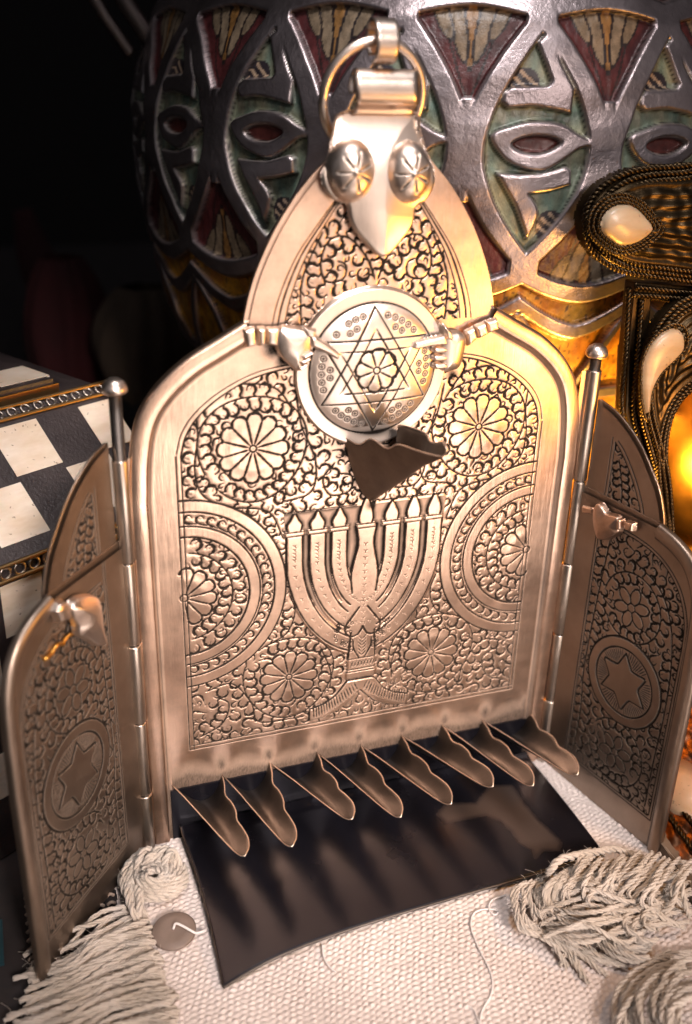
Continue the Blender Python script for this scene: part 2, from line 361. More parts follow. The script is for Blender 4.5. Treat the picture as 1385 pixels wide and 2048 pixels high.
# ---- centre panel
half = [(5.85, -2.4), (5.86, 3), (5.90, 7.6), (5.80, 8.9), (5.58, 9.8), (5.15, 10.45), (4.5, 11.02), (3.8, 11.42), (3.12, 11.8)]
out_h = np.vstack([half[:2], spline(half[2:], 30)])
panel_out = mirror(out_h)
plate('back_plate', panel_out, Mc, -.12, -.062, M_plain, lamp)
xs = axis_mix((-5.6, 5.6001, .016)); zs = axis_mix((-2.4, .2, .06), (.2, 11.8, .016))
A = Relief(xs, zs)
fr = np.array([(4.66, .58), (4.66, 8.75), (4.52, 9.25), (4.15, 9.75), (3.5, 10.22), (2.7, 10.55), (1.6, 10.72)])
fr = np.vstack([fr[:2], spline(fr[1:], 24)[1:]]); frp = np.vstack([fr*[-1, 1], fr[::-1]])
A.allow = inside(frp, A.X, A.Z)
MED = (-.05, 10.53)
A.allow &= np.hypot(A.X-MED[0], A.Z-MED[1]) > 1.86
for k, w in ((1.0, .035), (1.022, .022)):        # the double ruled frame
    A.stroke(np.vstack([fr[1:]*[k, 1+.008*(k > 1.01)], ]), w, 'Ln', .1, False); A.stroke(fr[1:]*[-k, 1+.008*(k > 1.01)], w, 'Ln', .1, False)
for k in (4.66, 4.78):
    A.stroke([(k, .45), (k, 8.75)], .028, 'Ln', .15, False); A.stroke([(-k, .45), (-k, 8.75)], .028, 'Ln', .15, False)
for z in (.58, .46): A.stroke([(-4.78, z), (4.78, z)], .026, 'Ln', .15, False)
# crescents of the two sides
for sg in (-1, 1):
    c = (sg*4.74, 5.04); a0, a1 = (-math.pi/2, math.pi/2) if sg < 0 else (math.pi/2, 1.5*math.pi)
    for R, w in ((1.65, .05), (1.93, .04), (2.30, .045), (2.60, .045)): A.ring(c, R, w, a0, a1)
    d = np.hypot(A.X-c[0], A.Z-c[1]); band = ((d > 1.65) & (d < 1.93)) | ((d > 2.30) & (d < 2.60)); A.H += np.where(band & A.allow, .008, 0); A.allow &= ~band
    for q in np.arange(a0+.08, a1-.05, .135):     # leaf chain between the bands
        rm = 2.115; p = (c[0]+rm*math.cos(q), c[1]+rm*math.sin(q)); st = (c[0]+1.99*math.cos(q-.1), c[1]+1.99*math.sin(q-.1))
        A.comma(p, .115, q+math.pi, -1, .042, stem=st)
    A.rosette(c, .80, 12, .1, .13, half=sg)
    t = np.linspace(a0+.12, a1-.12, 30); A.vine(np.c_[c[0]+1.22*np.cos(t), c[1]+1.22*np.sin(t)], .15, .36, .05)
# rosettes with the wreath of leaves round each
for c, R, hd in (((-2.95, 8.77), .86, 1), ((2.95, 8.77), .84, -1), ((-2.06, 2.21), .78, -1), ((2.06, 2.21), .80, 1)):
    A.rosette(c, R, 12, .085, .2)
    t = np.linspace(-2.3, 3.6, 50)*hd; rr = R+.46+.05*np.sin(t*3)
    A.vine(np.c_[c[0]+rr*np.cos(t), c[1]+rr*np.sin(t)], .15, .31, .048)
# menorah in relief
men = np.zeros(A.X.shape, bool); MX, MZ = A.X+.03, A.Z; mc = 6.35
def branch(cx_, w_):                               # U shaped arm: straight above z0, elliptical below
    z0 = 5.6; a, b = cx_, (z0-(2.9+(1.9-cx_)*1.1)); d = np.where(MZ > z0, abs(abs(MX)-a), abs((abs(MX/a)**1.8+abs((MZ-z0)/b)**1.8)**(1/1.8)-1)*min(a, b)*.93); return (d < w_/2) & (MZ < 6.35)
def out_branch(cx_, w_):
    z0 = 5.6; b = z0-(2.9+(1.9-cx_)*1.1)
    for sg in (-1, 1):
        for k in (-w_/2, w_/2):
            t = np.linspace(math.pi, 1.5*math.pi+.0, 22); P = np.c_[-(cx_-k)*np.abs(np.cos(t))**(2/1.8), z0-(b-k)*np.abs(np.sin(t))**(2/1.8)]; P = np.vstack([[-(cx_-k), 6.35], P[P[:, 0] < -.36]]); P[:, 0] = P[:, 0]*sg-.03; A.stroke(P, .045, 'Ln', .25, False)
        for q in np.linspace(.02, .98, 17):        # punched trefoils
            if q < .3: P = (-cx_, 6.1-(q/.3)*.5)
            else: tt = math.pi+(q-.3)/.7*math.pi/2; P = (-cx_*abs(math.cos(tt))**(2/1.8), z0-b*abs(math.sin(tt))**(2/1.8))
            x, z = P[0]*sg-.03, P[1]+.03*rng.rand()
            for a in (.5, 2.6, 4.7): A.stroke([(x, z), (x+.05*math.cos(a+rng.rand()), z+.05*math.sin(a))], .034, 'Ln', .3)
ground = inside([(-2.2, 6.98), (-2.1, 5.2), (-1.6, 4.0), (-.4, 2.6), (.4, 2.6), (1.6, 4.0), (2.1, 5.2), (2.15, 6.98)], A.X, A.Z)
for cx_ in (1.90, 1.30, .72): men |= branch(cx_, .42); out_branch(cx_, .42)
shaft = inside([(-.30, 6.4), (-.24, 5.9), (-.42, 5.0), (-.36, 4.3), (-.30, 3.6), (-.42, 2.5), (.36, 2.5), (.26, 3.6), (.30, 4.3), (.36, 5.0), (.20, 5.9), (.26, 6.4)], A.X, A.Z)
men |= shaft
for P in ([(-.30, 6.4), (-.24, 5.9), (-.40, 5.1), (-.36, 4.5)], [(.26, 6.4), (.20, 5.9), (.34, 5.1), (.30, 4.5)], [(-.36, 3.3), (-.42, 2.5)], [(.30, 3.3), (.36, 2.5)]): A.stroke(spline(P, 20), .05, 'Ln', .2, False)
for z in np.arange(3.7, 6.1, .2):
    for a in (.5, 2.6, 4.7): A.stroke([(-.03, z), (-.03+.06*math.cos(a), z+.06*math.sin(a))], .028, 'Ln', .3)
for cx_, top in ((-1.93, 6.98), (-1.33, 6.99), (-.75, 7.02), (-.04, 7.22), (.66, 7.05), (1.27, 7.14), (1.85, 7.12)):      # cups and flames
    for z in (6.36, 6.47): A.stroke([(cx_-.25, z), (cx_+.25, z)], .026, 'Ln', .15, False)
    fl = [(cx_-.17, 6.48), (cx_-.20, 6.66), (cx_-.10, top-.18), (cx_, top), (cx_+.11, top-.2), (cx_+.19, 6.66), (cx_+.16, 6.48)]; fs_ = spline(fl, 24)
    A.stroke(fs_, .035, 'Ln', .2, False); men |= inside(fs_, A.X, A.Z) | inside([(cx_-.26, 6.34), (cx_-.26, 6.49), (cx_+.26, 6.49), (cx_+.26, 6.34)], A.X, A.Z)
A.stroke([(-2.2, 7.0), (-.3, 7.0)], .026, 'Ln', .2, False); A.stroke([(.3, 7.05), (2.2, 7.05)], .026, 'Ln', .2, False)
# buds under the crossing, knop and spread feet
for sg in (-1, 1):
    A.stroke(spline([(-.03, 3.45), (-.03+sg*.16, 3.2), (-.03+sg*.42, 3.22), (-.03+sg*.5, 3.5), (-.03+sg*.3, 3.8), (-.03+sg*.12, 4.05)], 24), .055, 'Ln', .2, False)
    A.stroke(spline([(-.03+sg*.06, 2.45), (-.03+sg*.24, 2.8), (-.03+sg*.26, 3.1)], 10), .045, 'Ln')
    for z in np.arange(2.55, 3.1, .1): A.stroke([(-.03, z), (-.03+sg*.12, z+.14)], .03, 'Ln')
    for q in range(26):
        x, z = -.03+sg*(.3+.5*rng.rand()), 2.75+.9*rng.rand()
        if abs(x) < .25+.75*(z-2.3): A.ring((x, z), .045, .022)
foot = [(-.42, 1.78), (-.75, 1.35), (-1.1, 1.15), (-1.48, 1.06), (-1.48, .68), (-.95, .74), (-.45, 1.0), (-.03, 1.42), (.40, .96), (.9, .70), (1.42, .66), (1.42, 1.0), (1.0, 1.12), (.65, 1.35), (.36, 1.78)]
footm = inside(foot, A.X, A.Z); men |= footm; A.stroke(np.vstack([foot, foot[:1]]), .035, 'Ln', .2, False)
for sg in (-1, 1):
    for q in np.linspace(0, 1, 17):
        x = sg*(.10+1.25*q)-.03; zt = 1.72-1.0*q+.42*q*q; zb = 1.45-1.05*q+.38*q*q
        A.stroke([(x+sg*.10*(1-q), zt+.0), (x-sg*.02, zb-.02)], .036, 'Ln', .3)
knop = inside([(-.42, 2.5), (-.42, 2.12), (-.46, 2.05), (-.46, 1.82), (.40, 1.82), (.40, 2.05), (.36, 2.12), (.36, 2.5)], A.X, A.Z); men |= knop
for z in (2.46, 2.13, 2.05, 1.82): A.stroke([(-.45, z), (.39, z)], .032, 'Ln', .2, False)
for x in np.arange(-.34, .3, .09): A.stroke([(x, 2.2), (x+.08, 2.4)], .026, 'Ln'); A.stroke([(x+.08, 2.2), (x, 2.4)], .02, 'Ln')
A.stroke([(-1.7, .98), (-1.5, .98), (-1.5, .66)], .03, 'Ln')
A.allow &= ~men & ~ground
em = np.minimum(1, (men*1.0)); 
for _ in range(2): em = (em+np.roll(em, 1, 0)+np.roll(em, -1, 0)+np.roll(em, 1, 1)+np.roll(em, -1, 1))/5
A.H += .05*em; A.dirt += np.where(ground & ~men, .50+.5*np.clip((.10-np.minimum(A.Ln, .1))/.10, 0, 1), 0)
# long trailing stems
V1 = [[(-4.3, 10.0), (-4.25, 9.2), (-4.35, 8.4), (-4.2, 7.75), (-3.6, 7.35), (-2.6, 7.1), (-2.2, 6.3)], [(-1.9, 10.0), (-1.75, 9.2), (-1.4, 8.3), (-1.5, 7.5), (-2.2, 7.3)],
      [(-3.9, 10.05), (-3.2, 10.35), (-2.4, 10.2), (-1.95, 9.6)], [(-4.3, 2.2), (-3.6, 2.3), (-3.1, 1.6), (-2.9, .95), (-2.0, .85), (-1.6, .85)], [(-4.5, .8), (-3.9, 1.1), (-3.7, 1.7), (-4.1, 2.0)],
      [(-2.6, 3.3), (-2.1, 3.6), (-1.9, 4.2), (-2.05, 4.7)], [(-1.2, 3.0), (-.9, 2.2), (-.9, 1.6)]]
for v in V1:
    A.vine(v, .155, .32, .048); A.vine([(-x, z) for x, z in v], .155, .32, .048)
A.vine([(-.9, 8.2), (-1.2, 7.8), (-1.0, 7.35), (-.5, 7.4), (-.45, 7.8), (-.8, 7.9)], .14, .3, .05); A.vine([(1.0, 8.6), (1.5, 8.0), (1.3, 7.4), (.7, 7.35)], .14, .3)
A.fill(tries=3200)
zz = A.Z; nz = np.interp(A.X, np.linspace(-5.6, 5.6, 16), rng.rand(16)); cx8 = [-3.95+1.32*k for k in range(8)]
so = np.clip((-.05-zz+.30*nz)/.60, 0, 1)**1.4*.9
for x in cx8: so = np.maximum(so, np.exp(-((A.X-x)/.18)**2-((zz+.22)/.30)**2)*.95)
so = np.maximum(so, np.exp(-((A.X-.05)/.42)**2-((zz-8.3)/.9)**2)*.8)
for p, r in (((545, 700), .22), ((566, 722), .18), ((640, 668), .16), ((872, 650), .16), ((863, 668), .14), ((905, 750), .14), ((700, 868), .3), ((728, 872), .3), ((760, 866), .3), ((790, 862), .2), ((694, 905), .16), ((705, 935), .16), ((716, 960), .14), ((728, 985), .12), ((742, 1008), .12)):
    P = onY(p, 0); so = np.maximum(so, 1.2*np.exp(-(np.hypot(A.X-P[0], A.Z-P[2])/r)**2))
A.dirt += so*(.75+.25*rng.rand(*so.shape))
inner = mirror(np.vstack([[(5.48, -2.4)], spline([(5.48, 7.6), (5.40, 8.8), (5.1, 9.8), (4.4, 10.6), (3.6, 11.05), (3.0, 11.25), (2.95, 11.6)], 24)]))
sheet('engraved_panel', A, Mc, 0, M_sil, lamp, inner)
# raised border, from the foot up one side to the shoulder
edge_prof = [(-.02, -.10, 0), (-.03, .02, 0), (-.01, .08, 0), (.015, .115, 0), (.06, .13, 0), (.20, .135, 0), (.35, .13, 0), (.395, .11, 0), (.43, .045, .45), (.47, .012, .85), (.50, .008, .5), (.56, .003, 0)]
R_path = np.vstack([poly_resample([(5.86, -2.4), (5.88, 7.0)], .2), spline(half[2:], 50)[1:]])
sweep('border', R_path, edge_prof, Mc, M_sil, lamp)
sweep('border', R_path*[-1, 1], [(-a, b, c) for a, b, c in edge_prof], Mc, M_sil, lamp)
# ---- gable plate
gh = [(3.16, 11.3), (3.10, 11.9), (2.88, 12.7), (2.55, 13.45), (2.2, 14.05), (1.75, 14.65), (1.25, 15.15), (.85, 15.5), (.70, 16.0)]
gable_out = mirror(spline(gh, 40)); gp = plate('gable_plate', gable_out, Mc, -.20, -.066, M_plain, lamp)
G = Relief(axis_mix((-3.2, 3.2, .016)), axis_mix((10.8, 15.6, .016)))
gl = spline([(2.40, 11.2), (2.25, 12.1), (1.85, 13.1), (1.35, 13.85), (.85, 14.5), (.3, 15.1)], 30)
for k, w in ((1., .035), (1.055, .02), (.93, .025)): G.stroke(gl*[k, 1], w, 'Ln', .15, False); G.stroke(gl*[-k, 1], w, 'Ln', .15, False)
G.allow = inside(mirror(gl*[.92, 1]), G.X, G.Z) & (np.hypot(G.X-MED[0], G.Z-MED[1]) > 1.95)
for sg in (-1, 1):
    G.vine([(sg*.03, 12.6), (sg*.25, 13.1), (sg*.7, 13.55), (sg*1.15, 13.5), (sg*1.35, 13.0), (sg*1.2, 12.6), (sg*.8, 12.65), (sg*.75, 12.95), (sg*.95, 13.05)], .16, .30, .055)
    G.vine([(sg*1.75, 11.2), (sg*1.8, 11.9), (sg*1.8, 12.5), (sg*1.65, 13.0), (sg*1.3, 13.7)], .15, .32, .05); G.vine([(sg*.5, 13.6), (sg*.75, 14.2), (sg*.9, 14.3)], .13, .28)
G.fill(radii=(.15, .12, .09, .065), tries=900)
sheet('gable_engraving', G, Mc, -.004, M_sil, gp, mirror(spline([(3.05, 11.4), (2.98, 11.9), (2.78, 12.65), (2.45, 13.4), (2.1, 14.0), (1.65, 14.6), (1.15, 15.1), (.5, 15.5)], 40)))
# ---- round medallion with six pointed star
Rr = Relief(axis_mix((-2.1, 2.0, .016)), axis_mix((8.45, 12.65, .016))); q = np.hypot((Rr.X-MED[0]), (Rr.Z-MED[1])); Rd = 1.58
Rr.H = np.where(q < Rd, .03+.27*np.sqrt(np.clip(1-(q/Rd)**2*.93, 0, 1)), 0)+np.where(q >= Rd, .085*np.clip((1.93-q)/.05, 0, 1)*1.0, 0)
Rr.ring(MED, Rd, .032, jag=.1); Rr.allow[:] = False
def star_edges(c, R, rot=0, w=.036):
    for base in (math.pi/2, -math.pi/2):
        for k in range(3):
            a, b = base+rot+k*2*math.pi/3, base+rot+(k+1)*2*math.pi/3; pa = np.array([c[0]+R*math.cos(a), c[1]+R*math.sin(a)]); pb = np.array([c[0]+R*math.cos(b), c[1]+R*math.sin(b)])
            Rr.stroke([pa, pb], w, 'Ln', .15, False); cc = np.array(c); d = (pb-pa)/np.linalg.norm(pb-pa); mid = (pa+pb)/2; n = (cc-mid)/np.linalg.norm(cc-mid)
            for u0, u1 in ((.20, .40), (.40, .60), (.60, .80)):
                Rr.stroke([pa+(pb-pa)*u0+n*.25, pa+(pb-pa)*u1+n*.25], w, 'Ln', .2)
star_edges(MED, 1.50, RAD(1))
for base in (90, -90):
    tr_ = [(MED[0]+1.5*math.cos(RAD(base+1+k*120)), MED[1]+1.5*math.sin(RAD(base+1+k*120))) for k in range(3)]; e_ = edge_dist(tr_, Rr.X, Rr.Z); i_ = inside(tr_, Rr.X, Rr.Z); Rr.H += .022*np.clip(np.minimum(e_, .25-e_)/.02, 0, 1)*i_
Rr.rosette((MED[0]+.02, MED[1]+.02), .52, 8, .085, .3)
for k in range(6):
    a = math.pi/2+(k+.5)*math.pi/3
    for rr in (.92, 1.12, 1.32):
        for da in np.arange(-.42, .43, .19/ rr*1.0):
            x, z = MED[0]+rr*math.cos(a+da), MED[1]+rr*math.sin(a+da)
            d_ang = abs(da); 
            if rr*math.cos(0) > .62/ max(.2, math.cos(math.pi/6-min(d_ang, .5))) and rr-.88 > d_ang*.9-.10 and Rr.Ln[np.searchsorted(Rr.zs, z), np.searchsorted(Rr.xs, x)] > .09:
                Rr.ring((x, z), .075, .024); Rr.ring((x, z), .03, .02)
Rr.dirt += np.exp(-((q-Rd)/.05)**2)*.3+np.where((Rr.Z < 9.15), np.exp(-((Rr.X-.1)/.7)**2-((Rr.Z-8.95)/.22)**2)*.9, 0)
t = np.linspace(0, 2*math.pi, 90)
mo = sheet('medallion', Rr, Mc, .03, M_brite, lamp, np.c_[MED[0]+1.92*np.cos(t), MED[1]+1.95*np.sin(t)])
# ---- clasp plate over the peak, two flower bosses, curled bail, ring and hook
Yk = lambda p, k=-.15: onY(p, k)[[0, 2]]
cl = [(683, 226), (756, 222), (832, 224), (840, 262), (852, 300), (866, 335), (866, 372), (848, 402), (830, 412), (826, 440), (808, 472), (765, 512), (722, 478), (700, 445), (692, 408), (668, 400), (648, 378), (643, 345), (655, 325), (664, 275)]
clp = np.array([Yk(p) for p in cl]); clp = spline(clp, 90, True)
dome_plate('clasp_plate', clp, Mc, .18, .07, .12, M_brite, lamp, .022, .06, extra=lambda X, Z, D: .06*np.clip((15.6-Z)/2.4, 0, 1)*np.exp(-((X+.05)/.5)**2)-.07*np.clip(Z-14.2, 0, 3)**2)
for p in ((703, 343), (818, 346)):
    c = Yk(p, -.3); t = np.linspace(0, 2*math.pi, 40); pol = np.c_[c[0]+.55*np.cos(t), c[1]+.66*np.sin(t)]
    def pet(X, Z, D, c=c): a = np.arctan2(Z-c[1], X-c[0]); r = np.hypot(X-c[0], Z-c[1]); return -.03*np.exp(-(((a*7/2/math.pi) % 1-.5)/.07)**2)*np.clip(r/.1, 0, 1)*np.clip((.46-r)/.1, 0, 1)+.05*np.exp(-(r/.06)**2)
    def pin(X, Z, D, c=c): a = np.arctan2(Z-c[1], X-c[0]); r = np.hypot(X-c[0], Z-c[1]); return 1.4*np.exp(-(((a*7/2/math.pi) % 1-.5)/.09)**2)*np.clip(r/.1, 0, 1)*np.clip((.42-r)/.1, 0, 1)
    dome_plate('flower_boss', pol, Mc, .18, .26, .22, M_brite, lamp, .018, .22, ink=pin, extra=pet)
s = Soup(); pr = spline([(-.06, 16.10), (-.12, 16.26), (-.26, 16.36), (-.33, 16.55), (-.30, 16.8), (-.16, 16.95), (.02, 16.95), (.12, 16.8), (.05, 16.5)], 34); xsn = np.linspace(-.72, .66, 14)
V = np.array([[x+.04*math.sin(i*.35), y, z] for i, (y, z) in enumerate(pr) for x in xsn]); s.add(V, grid_faces(len(pr), len(xsn))); b = s.build('bail', M_brite, lamp); mod(b, 'SOLIDIFY', thickness=.0005, offset=0)
s = Soup(); t = np.linspace(0, 2*math.pi, 90); rc = np.array([-.17, -.12, 16.42]); P = np.c_[rc[0]+1.12*np.cos(t), rc[1]-.30*np.sin(t)+.30, rc[2]+1.10*np.sin(t)]; P[-1] = P[0]
s.tube(P, .105, 12, False); s.build('hanging_ring', M_brite, lamp)
s = Soup(); pr = spline([(-.10, 17.1), (-.32, 17.2), (-.42, 17.5), (-.30, 17.8), (-.02, 17.92), (.24, 17.75), (.25, 17.45), (.05, 17.25)], 30); xsn = np.linspace(-.34, .14, 8)
s.add(np.array([[x, y, z] for y, z in pr for x in xsn]), grid_faces(len(pr), len(xsn))); b = s.build('hook', M_brite, lamp); mod(b, 'SOLIDIFY', thickness=.0006, offset=0)
# ---- pointing hands either side of the medallion
def hand(px, un, M, parts, h=.16, name='pointing_hand', mat=None, root=lamp):
    mat = mat or M_brite; pal = None
    for nm, poly, hh, th, dm in parts:
        pol = np.array([un(p) for p in poly]); pol = spline(pol, 60, True) if nm == 'hand_ornament' else pol; o = dome_plate(nm, pol, M, hh, th, dm, mat, pal or root, .016, .05); o2 = o
        if pal is None: pal = o
    return pal
unc = lambda p: onY(p, -.25)[[0, 2]]
def capsule_px(a, b, r):
    a, b = np.array(a, float), np.array(b, float); d = (b-a)/np.linalg.norm(b-a); n = np.array([-d[1], d[0]]); t = np.linspace(-math.pi/2, math.pi/2, 7)
    return [tuple(b+r*(d*math.cos(x)+n*math.sin(x))) for x in t]+[tuple(a+r*(-d*math.cos(x)-n*math.sin(x))) for x in t]
hand(0, unc, Mc, [('hand_ornament', [(560, 656), (585, 653), (622, 660), (630, 672), (624, 700), (613, 722), (601, 744), (580, 731), (559, 708), (552, 680)], .10, .16, .10),
    ('index_finger', [(618, 672), (630, 670), (655, 686), (680, 706), (675, 719), (650, 704), (622, 692)], .22, .14, .02), ('thumb', [(604, 652), (632, 658), (628, 678), (612, 672)], .26, .10, .02),
    ('curled_finger', capsule_px((606, 712), (622, 704), 5), .20, .16, .04), ('curled_finger', capsule_px((602, 723), (617, 716), 5), .20, .16, .04), ('curled_finger', capsule_px((598, 735), (611, 729), 5), .20, .16, .04),
    ('sleeve', [(488, 660), (512, 655), (514, 693), (494, 697)], .12, .14, .03), ('sleeve', [(515, 656), (533, 655), (531, 690), (518, 693)], .12, .18, .03), ('sleeve', [(534, 657), (561, 655), (556, 694), (535, 690)], .12, .15, .03)])
hand(0, unc, Mc, [('hand_ornament', [(884, 648), (900, 662), (922, 664), (934, 676), (930, 705), (922, 732), (908, 742), (886, 742), (880, 705), (884, 672)], .10, .16, .10),
    ('index_finger', [(822, 694), (829, 682), (860, 674), (888, 668), (893, 688), (862, 691), (830, 698)], .24, .14, .02), ('thumb', [(884, 646), (900, 660), (904, 680), (890, 676)], .28, .10, .02),
    ('curled_finger', capsule_px((871, 699), (886, 698), 7), .20, .14, .03), ('curled_finger', capsule_px((871, 715), (886, 714), 7), .20, .14, .03), ('curled_finger', capsule_px((872, 731), (887, 730), 7), .20, .14, .03),
    ('sleeve', [(932, 664), (950, 655), (957, 676), (938, 694)], .12, .15, .03), ('sleeve', [(951, 654), (972, 645), (978, 668), (958, 678)], .12, .18, .03), ('sleeve', [(973, 644), (997, 637), (1000, 660), (979, 668)], .12, .14, .03)])
# ---- spouts: loft between a near rim, a keel and a far rim
def scoop(name, near, keel, far, mat, parent, n=26, m=13):
    A_, K, B_ = (spline(q, n) for q in (near, keel, far)); V = np.zeros((n, m, 3)); w = np.linspace(0, 1, m)[None, :, None]
    V[:] = A_[:, None]*(1-w)**2+B_[:, None]*w**2+(2*K[:, None]-.5*A_[:, None]-.5*B_[:, None])*2*w*(1-w)
    o = mesh_np(name, V.reshape(-1, 3), grid_faces(n, m), mat, parent); mod(o, 'SOLIDIFY', thickness=.00045, offset=0); mod(o, 'SUBSURF', levels=1, render_levels=1)
    s = Soup(); s.tube(A_, .019, 6); s.tube(B_, .019, 6); s.build('lip', M_brite, o); return o
ynear = [0, -.5, -.9, -1.4, -1.8, -2.5, -3.1, -3.3]
near = [onY(p, y) for p, y in zip([(686, 872), (718, 889), (742, 877), (774, 897), (797, 889), (840, 903), (885, 913), (894, 900)], ynear)]
far = [onY(p, y) for p, y in zip([(800, 868), (797, 852), (812, 852), (851, 866), (861, 883), (872, 886), (888, 884), (894, 900)], [0, -.5, -.9, -1.5, -2.0, -2.5, -3.0, -3.3])]
keel = [onY(p, y) for p, y in zip([(744, 1002), (770, 985), (801, 965), (841, 935), (872, 920), (894, 902)], [0, -.5, -1.1, -2.1, -2.8, -3.25])]
scoop('candle_spout', near, keel, far, metal('worn_silver', (.25, .20, .165), rough=.40, blotch=.55, scratch=.5), lamp)
tips = [(490, 1712), (585, 1693), (705, 1638), (802, 1634), (903, 1608), (986, 1573), (1067, 1571), (1156, 1549)]
peaks = [(445, 1550), (540, 1525), (635, 1505), (722, 1490), (803, 1470), (885, 1450), (965, 1440), (1060, 1425)]
starts = [(345, 1570)]+[(p[0]+4, p[1]+4) for p in peaks[:-1]]
yt = -3.3
for k in range(8):
    a, b, c = np.array(starts[k], float), np.array(peaks[k], float), np.array(tips[k], float)
    d1 = c-a; n1 = np.array([-d1[1], d1[0]])/np.hypot(*d1)        # towards the lower left
    nr = [(0, 0), (.2, 1), (.45, 4), (.7, 7), (.88, 8), (.97, 5), (1, 0)]
    near = [onY(tuple(a+d1*t+n1*o), yt*t) for t, o in nr]
    d2 = c-b; n2 = np.array([d2[1], -d2[0]])/np.hypot(*d2)
    fo = [(0, 0), (.12, -1), (.24, -5), (.34, 3), (.46, 7), (.56, 4), (.66, 10), (.80, 16), (.92, 12), (1, 0)]
    far = [onY(tuple(b+d2*t+n2*o), yt*t) for t, o in fo]
    P0 = (near[0]+far[0])/2; T = near[-1]; kl = []
    for t in np.linspace(0, 1, 6): dz = -.62*(1-t)**1.0-.10*(1-t); kl.append(P0*(1-t)+T*t+np.array([.12*(1-t), 0, dz]))
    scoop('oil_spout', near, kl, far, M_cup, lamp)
# the sooty ledge the spouts rise from
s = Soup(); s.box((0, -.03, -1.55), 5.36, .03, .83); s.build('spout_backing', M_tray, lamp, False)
# ---- tray
nu, nv = 260, 110; V = np.zeros((nv, nu, 3)); U = np.linspace(0, 1, nu); Wv = np.linspace(0, 1, nv)
for i, v in enumerate(Wv):
    for j, u in enumerate(U):
        x = -5.15+10.65*u; y = -.05-v*(4.55+.62*math.exp(-u/.16)-.2*u); z = -2.12+.06*math.sin(v*3.1)-.09*math.exp(-(u/.10)**2)*v**1.5-.04*v
        if v < .1: z += .16*(1-v/.1)**2
        V[i, j] = (x+.10*math.exp(-(u/.05))*math.sin(v*3.1), y, z)
refl_poly = np.array([onZ(p, -2.1)[:2] for p in [(981, 1575), (1024, 1575), (1050, 1615), (1075, 1643), (1122, 1687), (1118, 1701), (1086, 1701), (1071, 1717), (1064, 1701), (1039, 1687), (1024, 1665), (1003, 1647), (974, 1633), (938, 1640), (894, 1649), (876, 1633), (894, 1611), (952, 1611)]])
ins = inside(refl_poly, V[..., 0], V[..., 1]); dd = edge_dist(refl_poly, V[..., 0], V[..., 1]); refl_mask = np.clip(.5+np.where(ins, dd, -dd)/.18, 0, 1)  # brown patch standing in for a reflection, mixed into the tray colour
tr = mesh_np('drip_tray', V.reshape(-1, 3), grid_faces(nv, nu), M_tray, lamp, True, {'ink': (refl_mask*.34).ravel()}); mod(tr, 'SOLIDIFY', thickness=.0005, offset=-1)
s = Soup(); s.tube(V[-1]+[0, -.01, -.01], .038, 8); s.tube(V[:, 0], .03, 8); s.tube(V[:, -1], .03, 8); s.build('tray_edge', M_cup, tr)

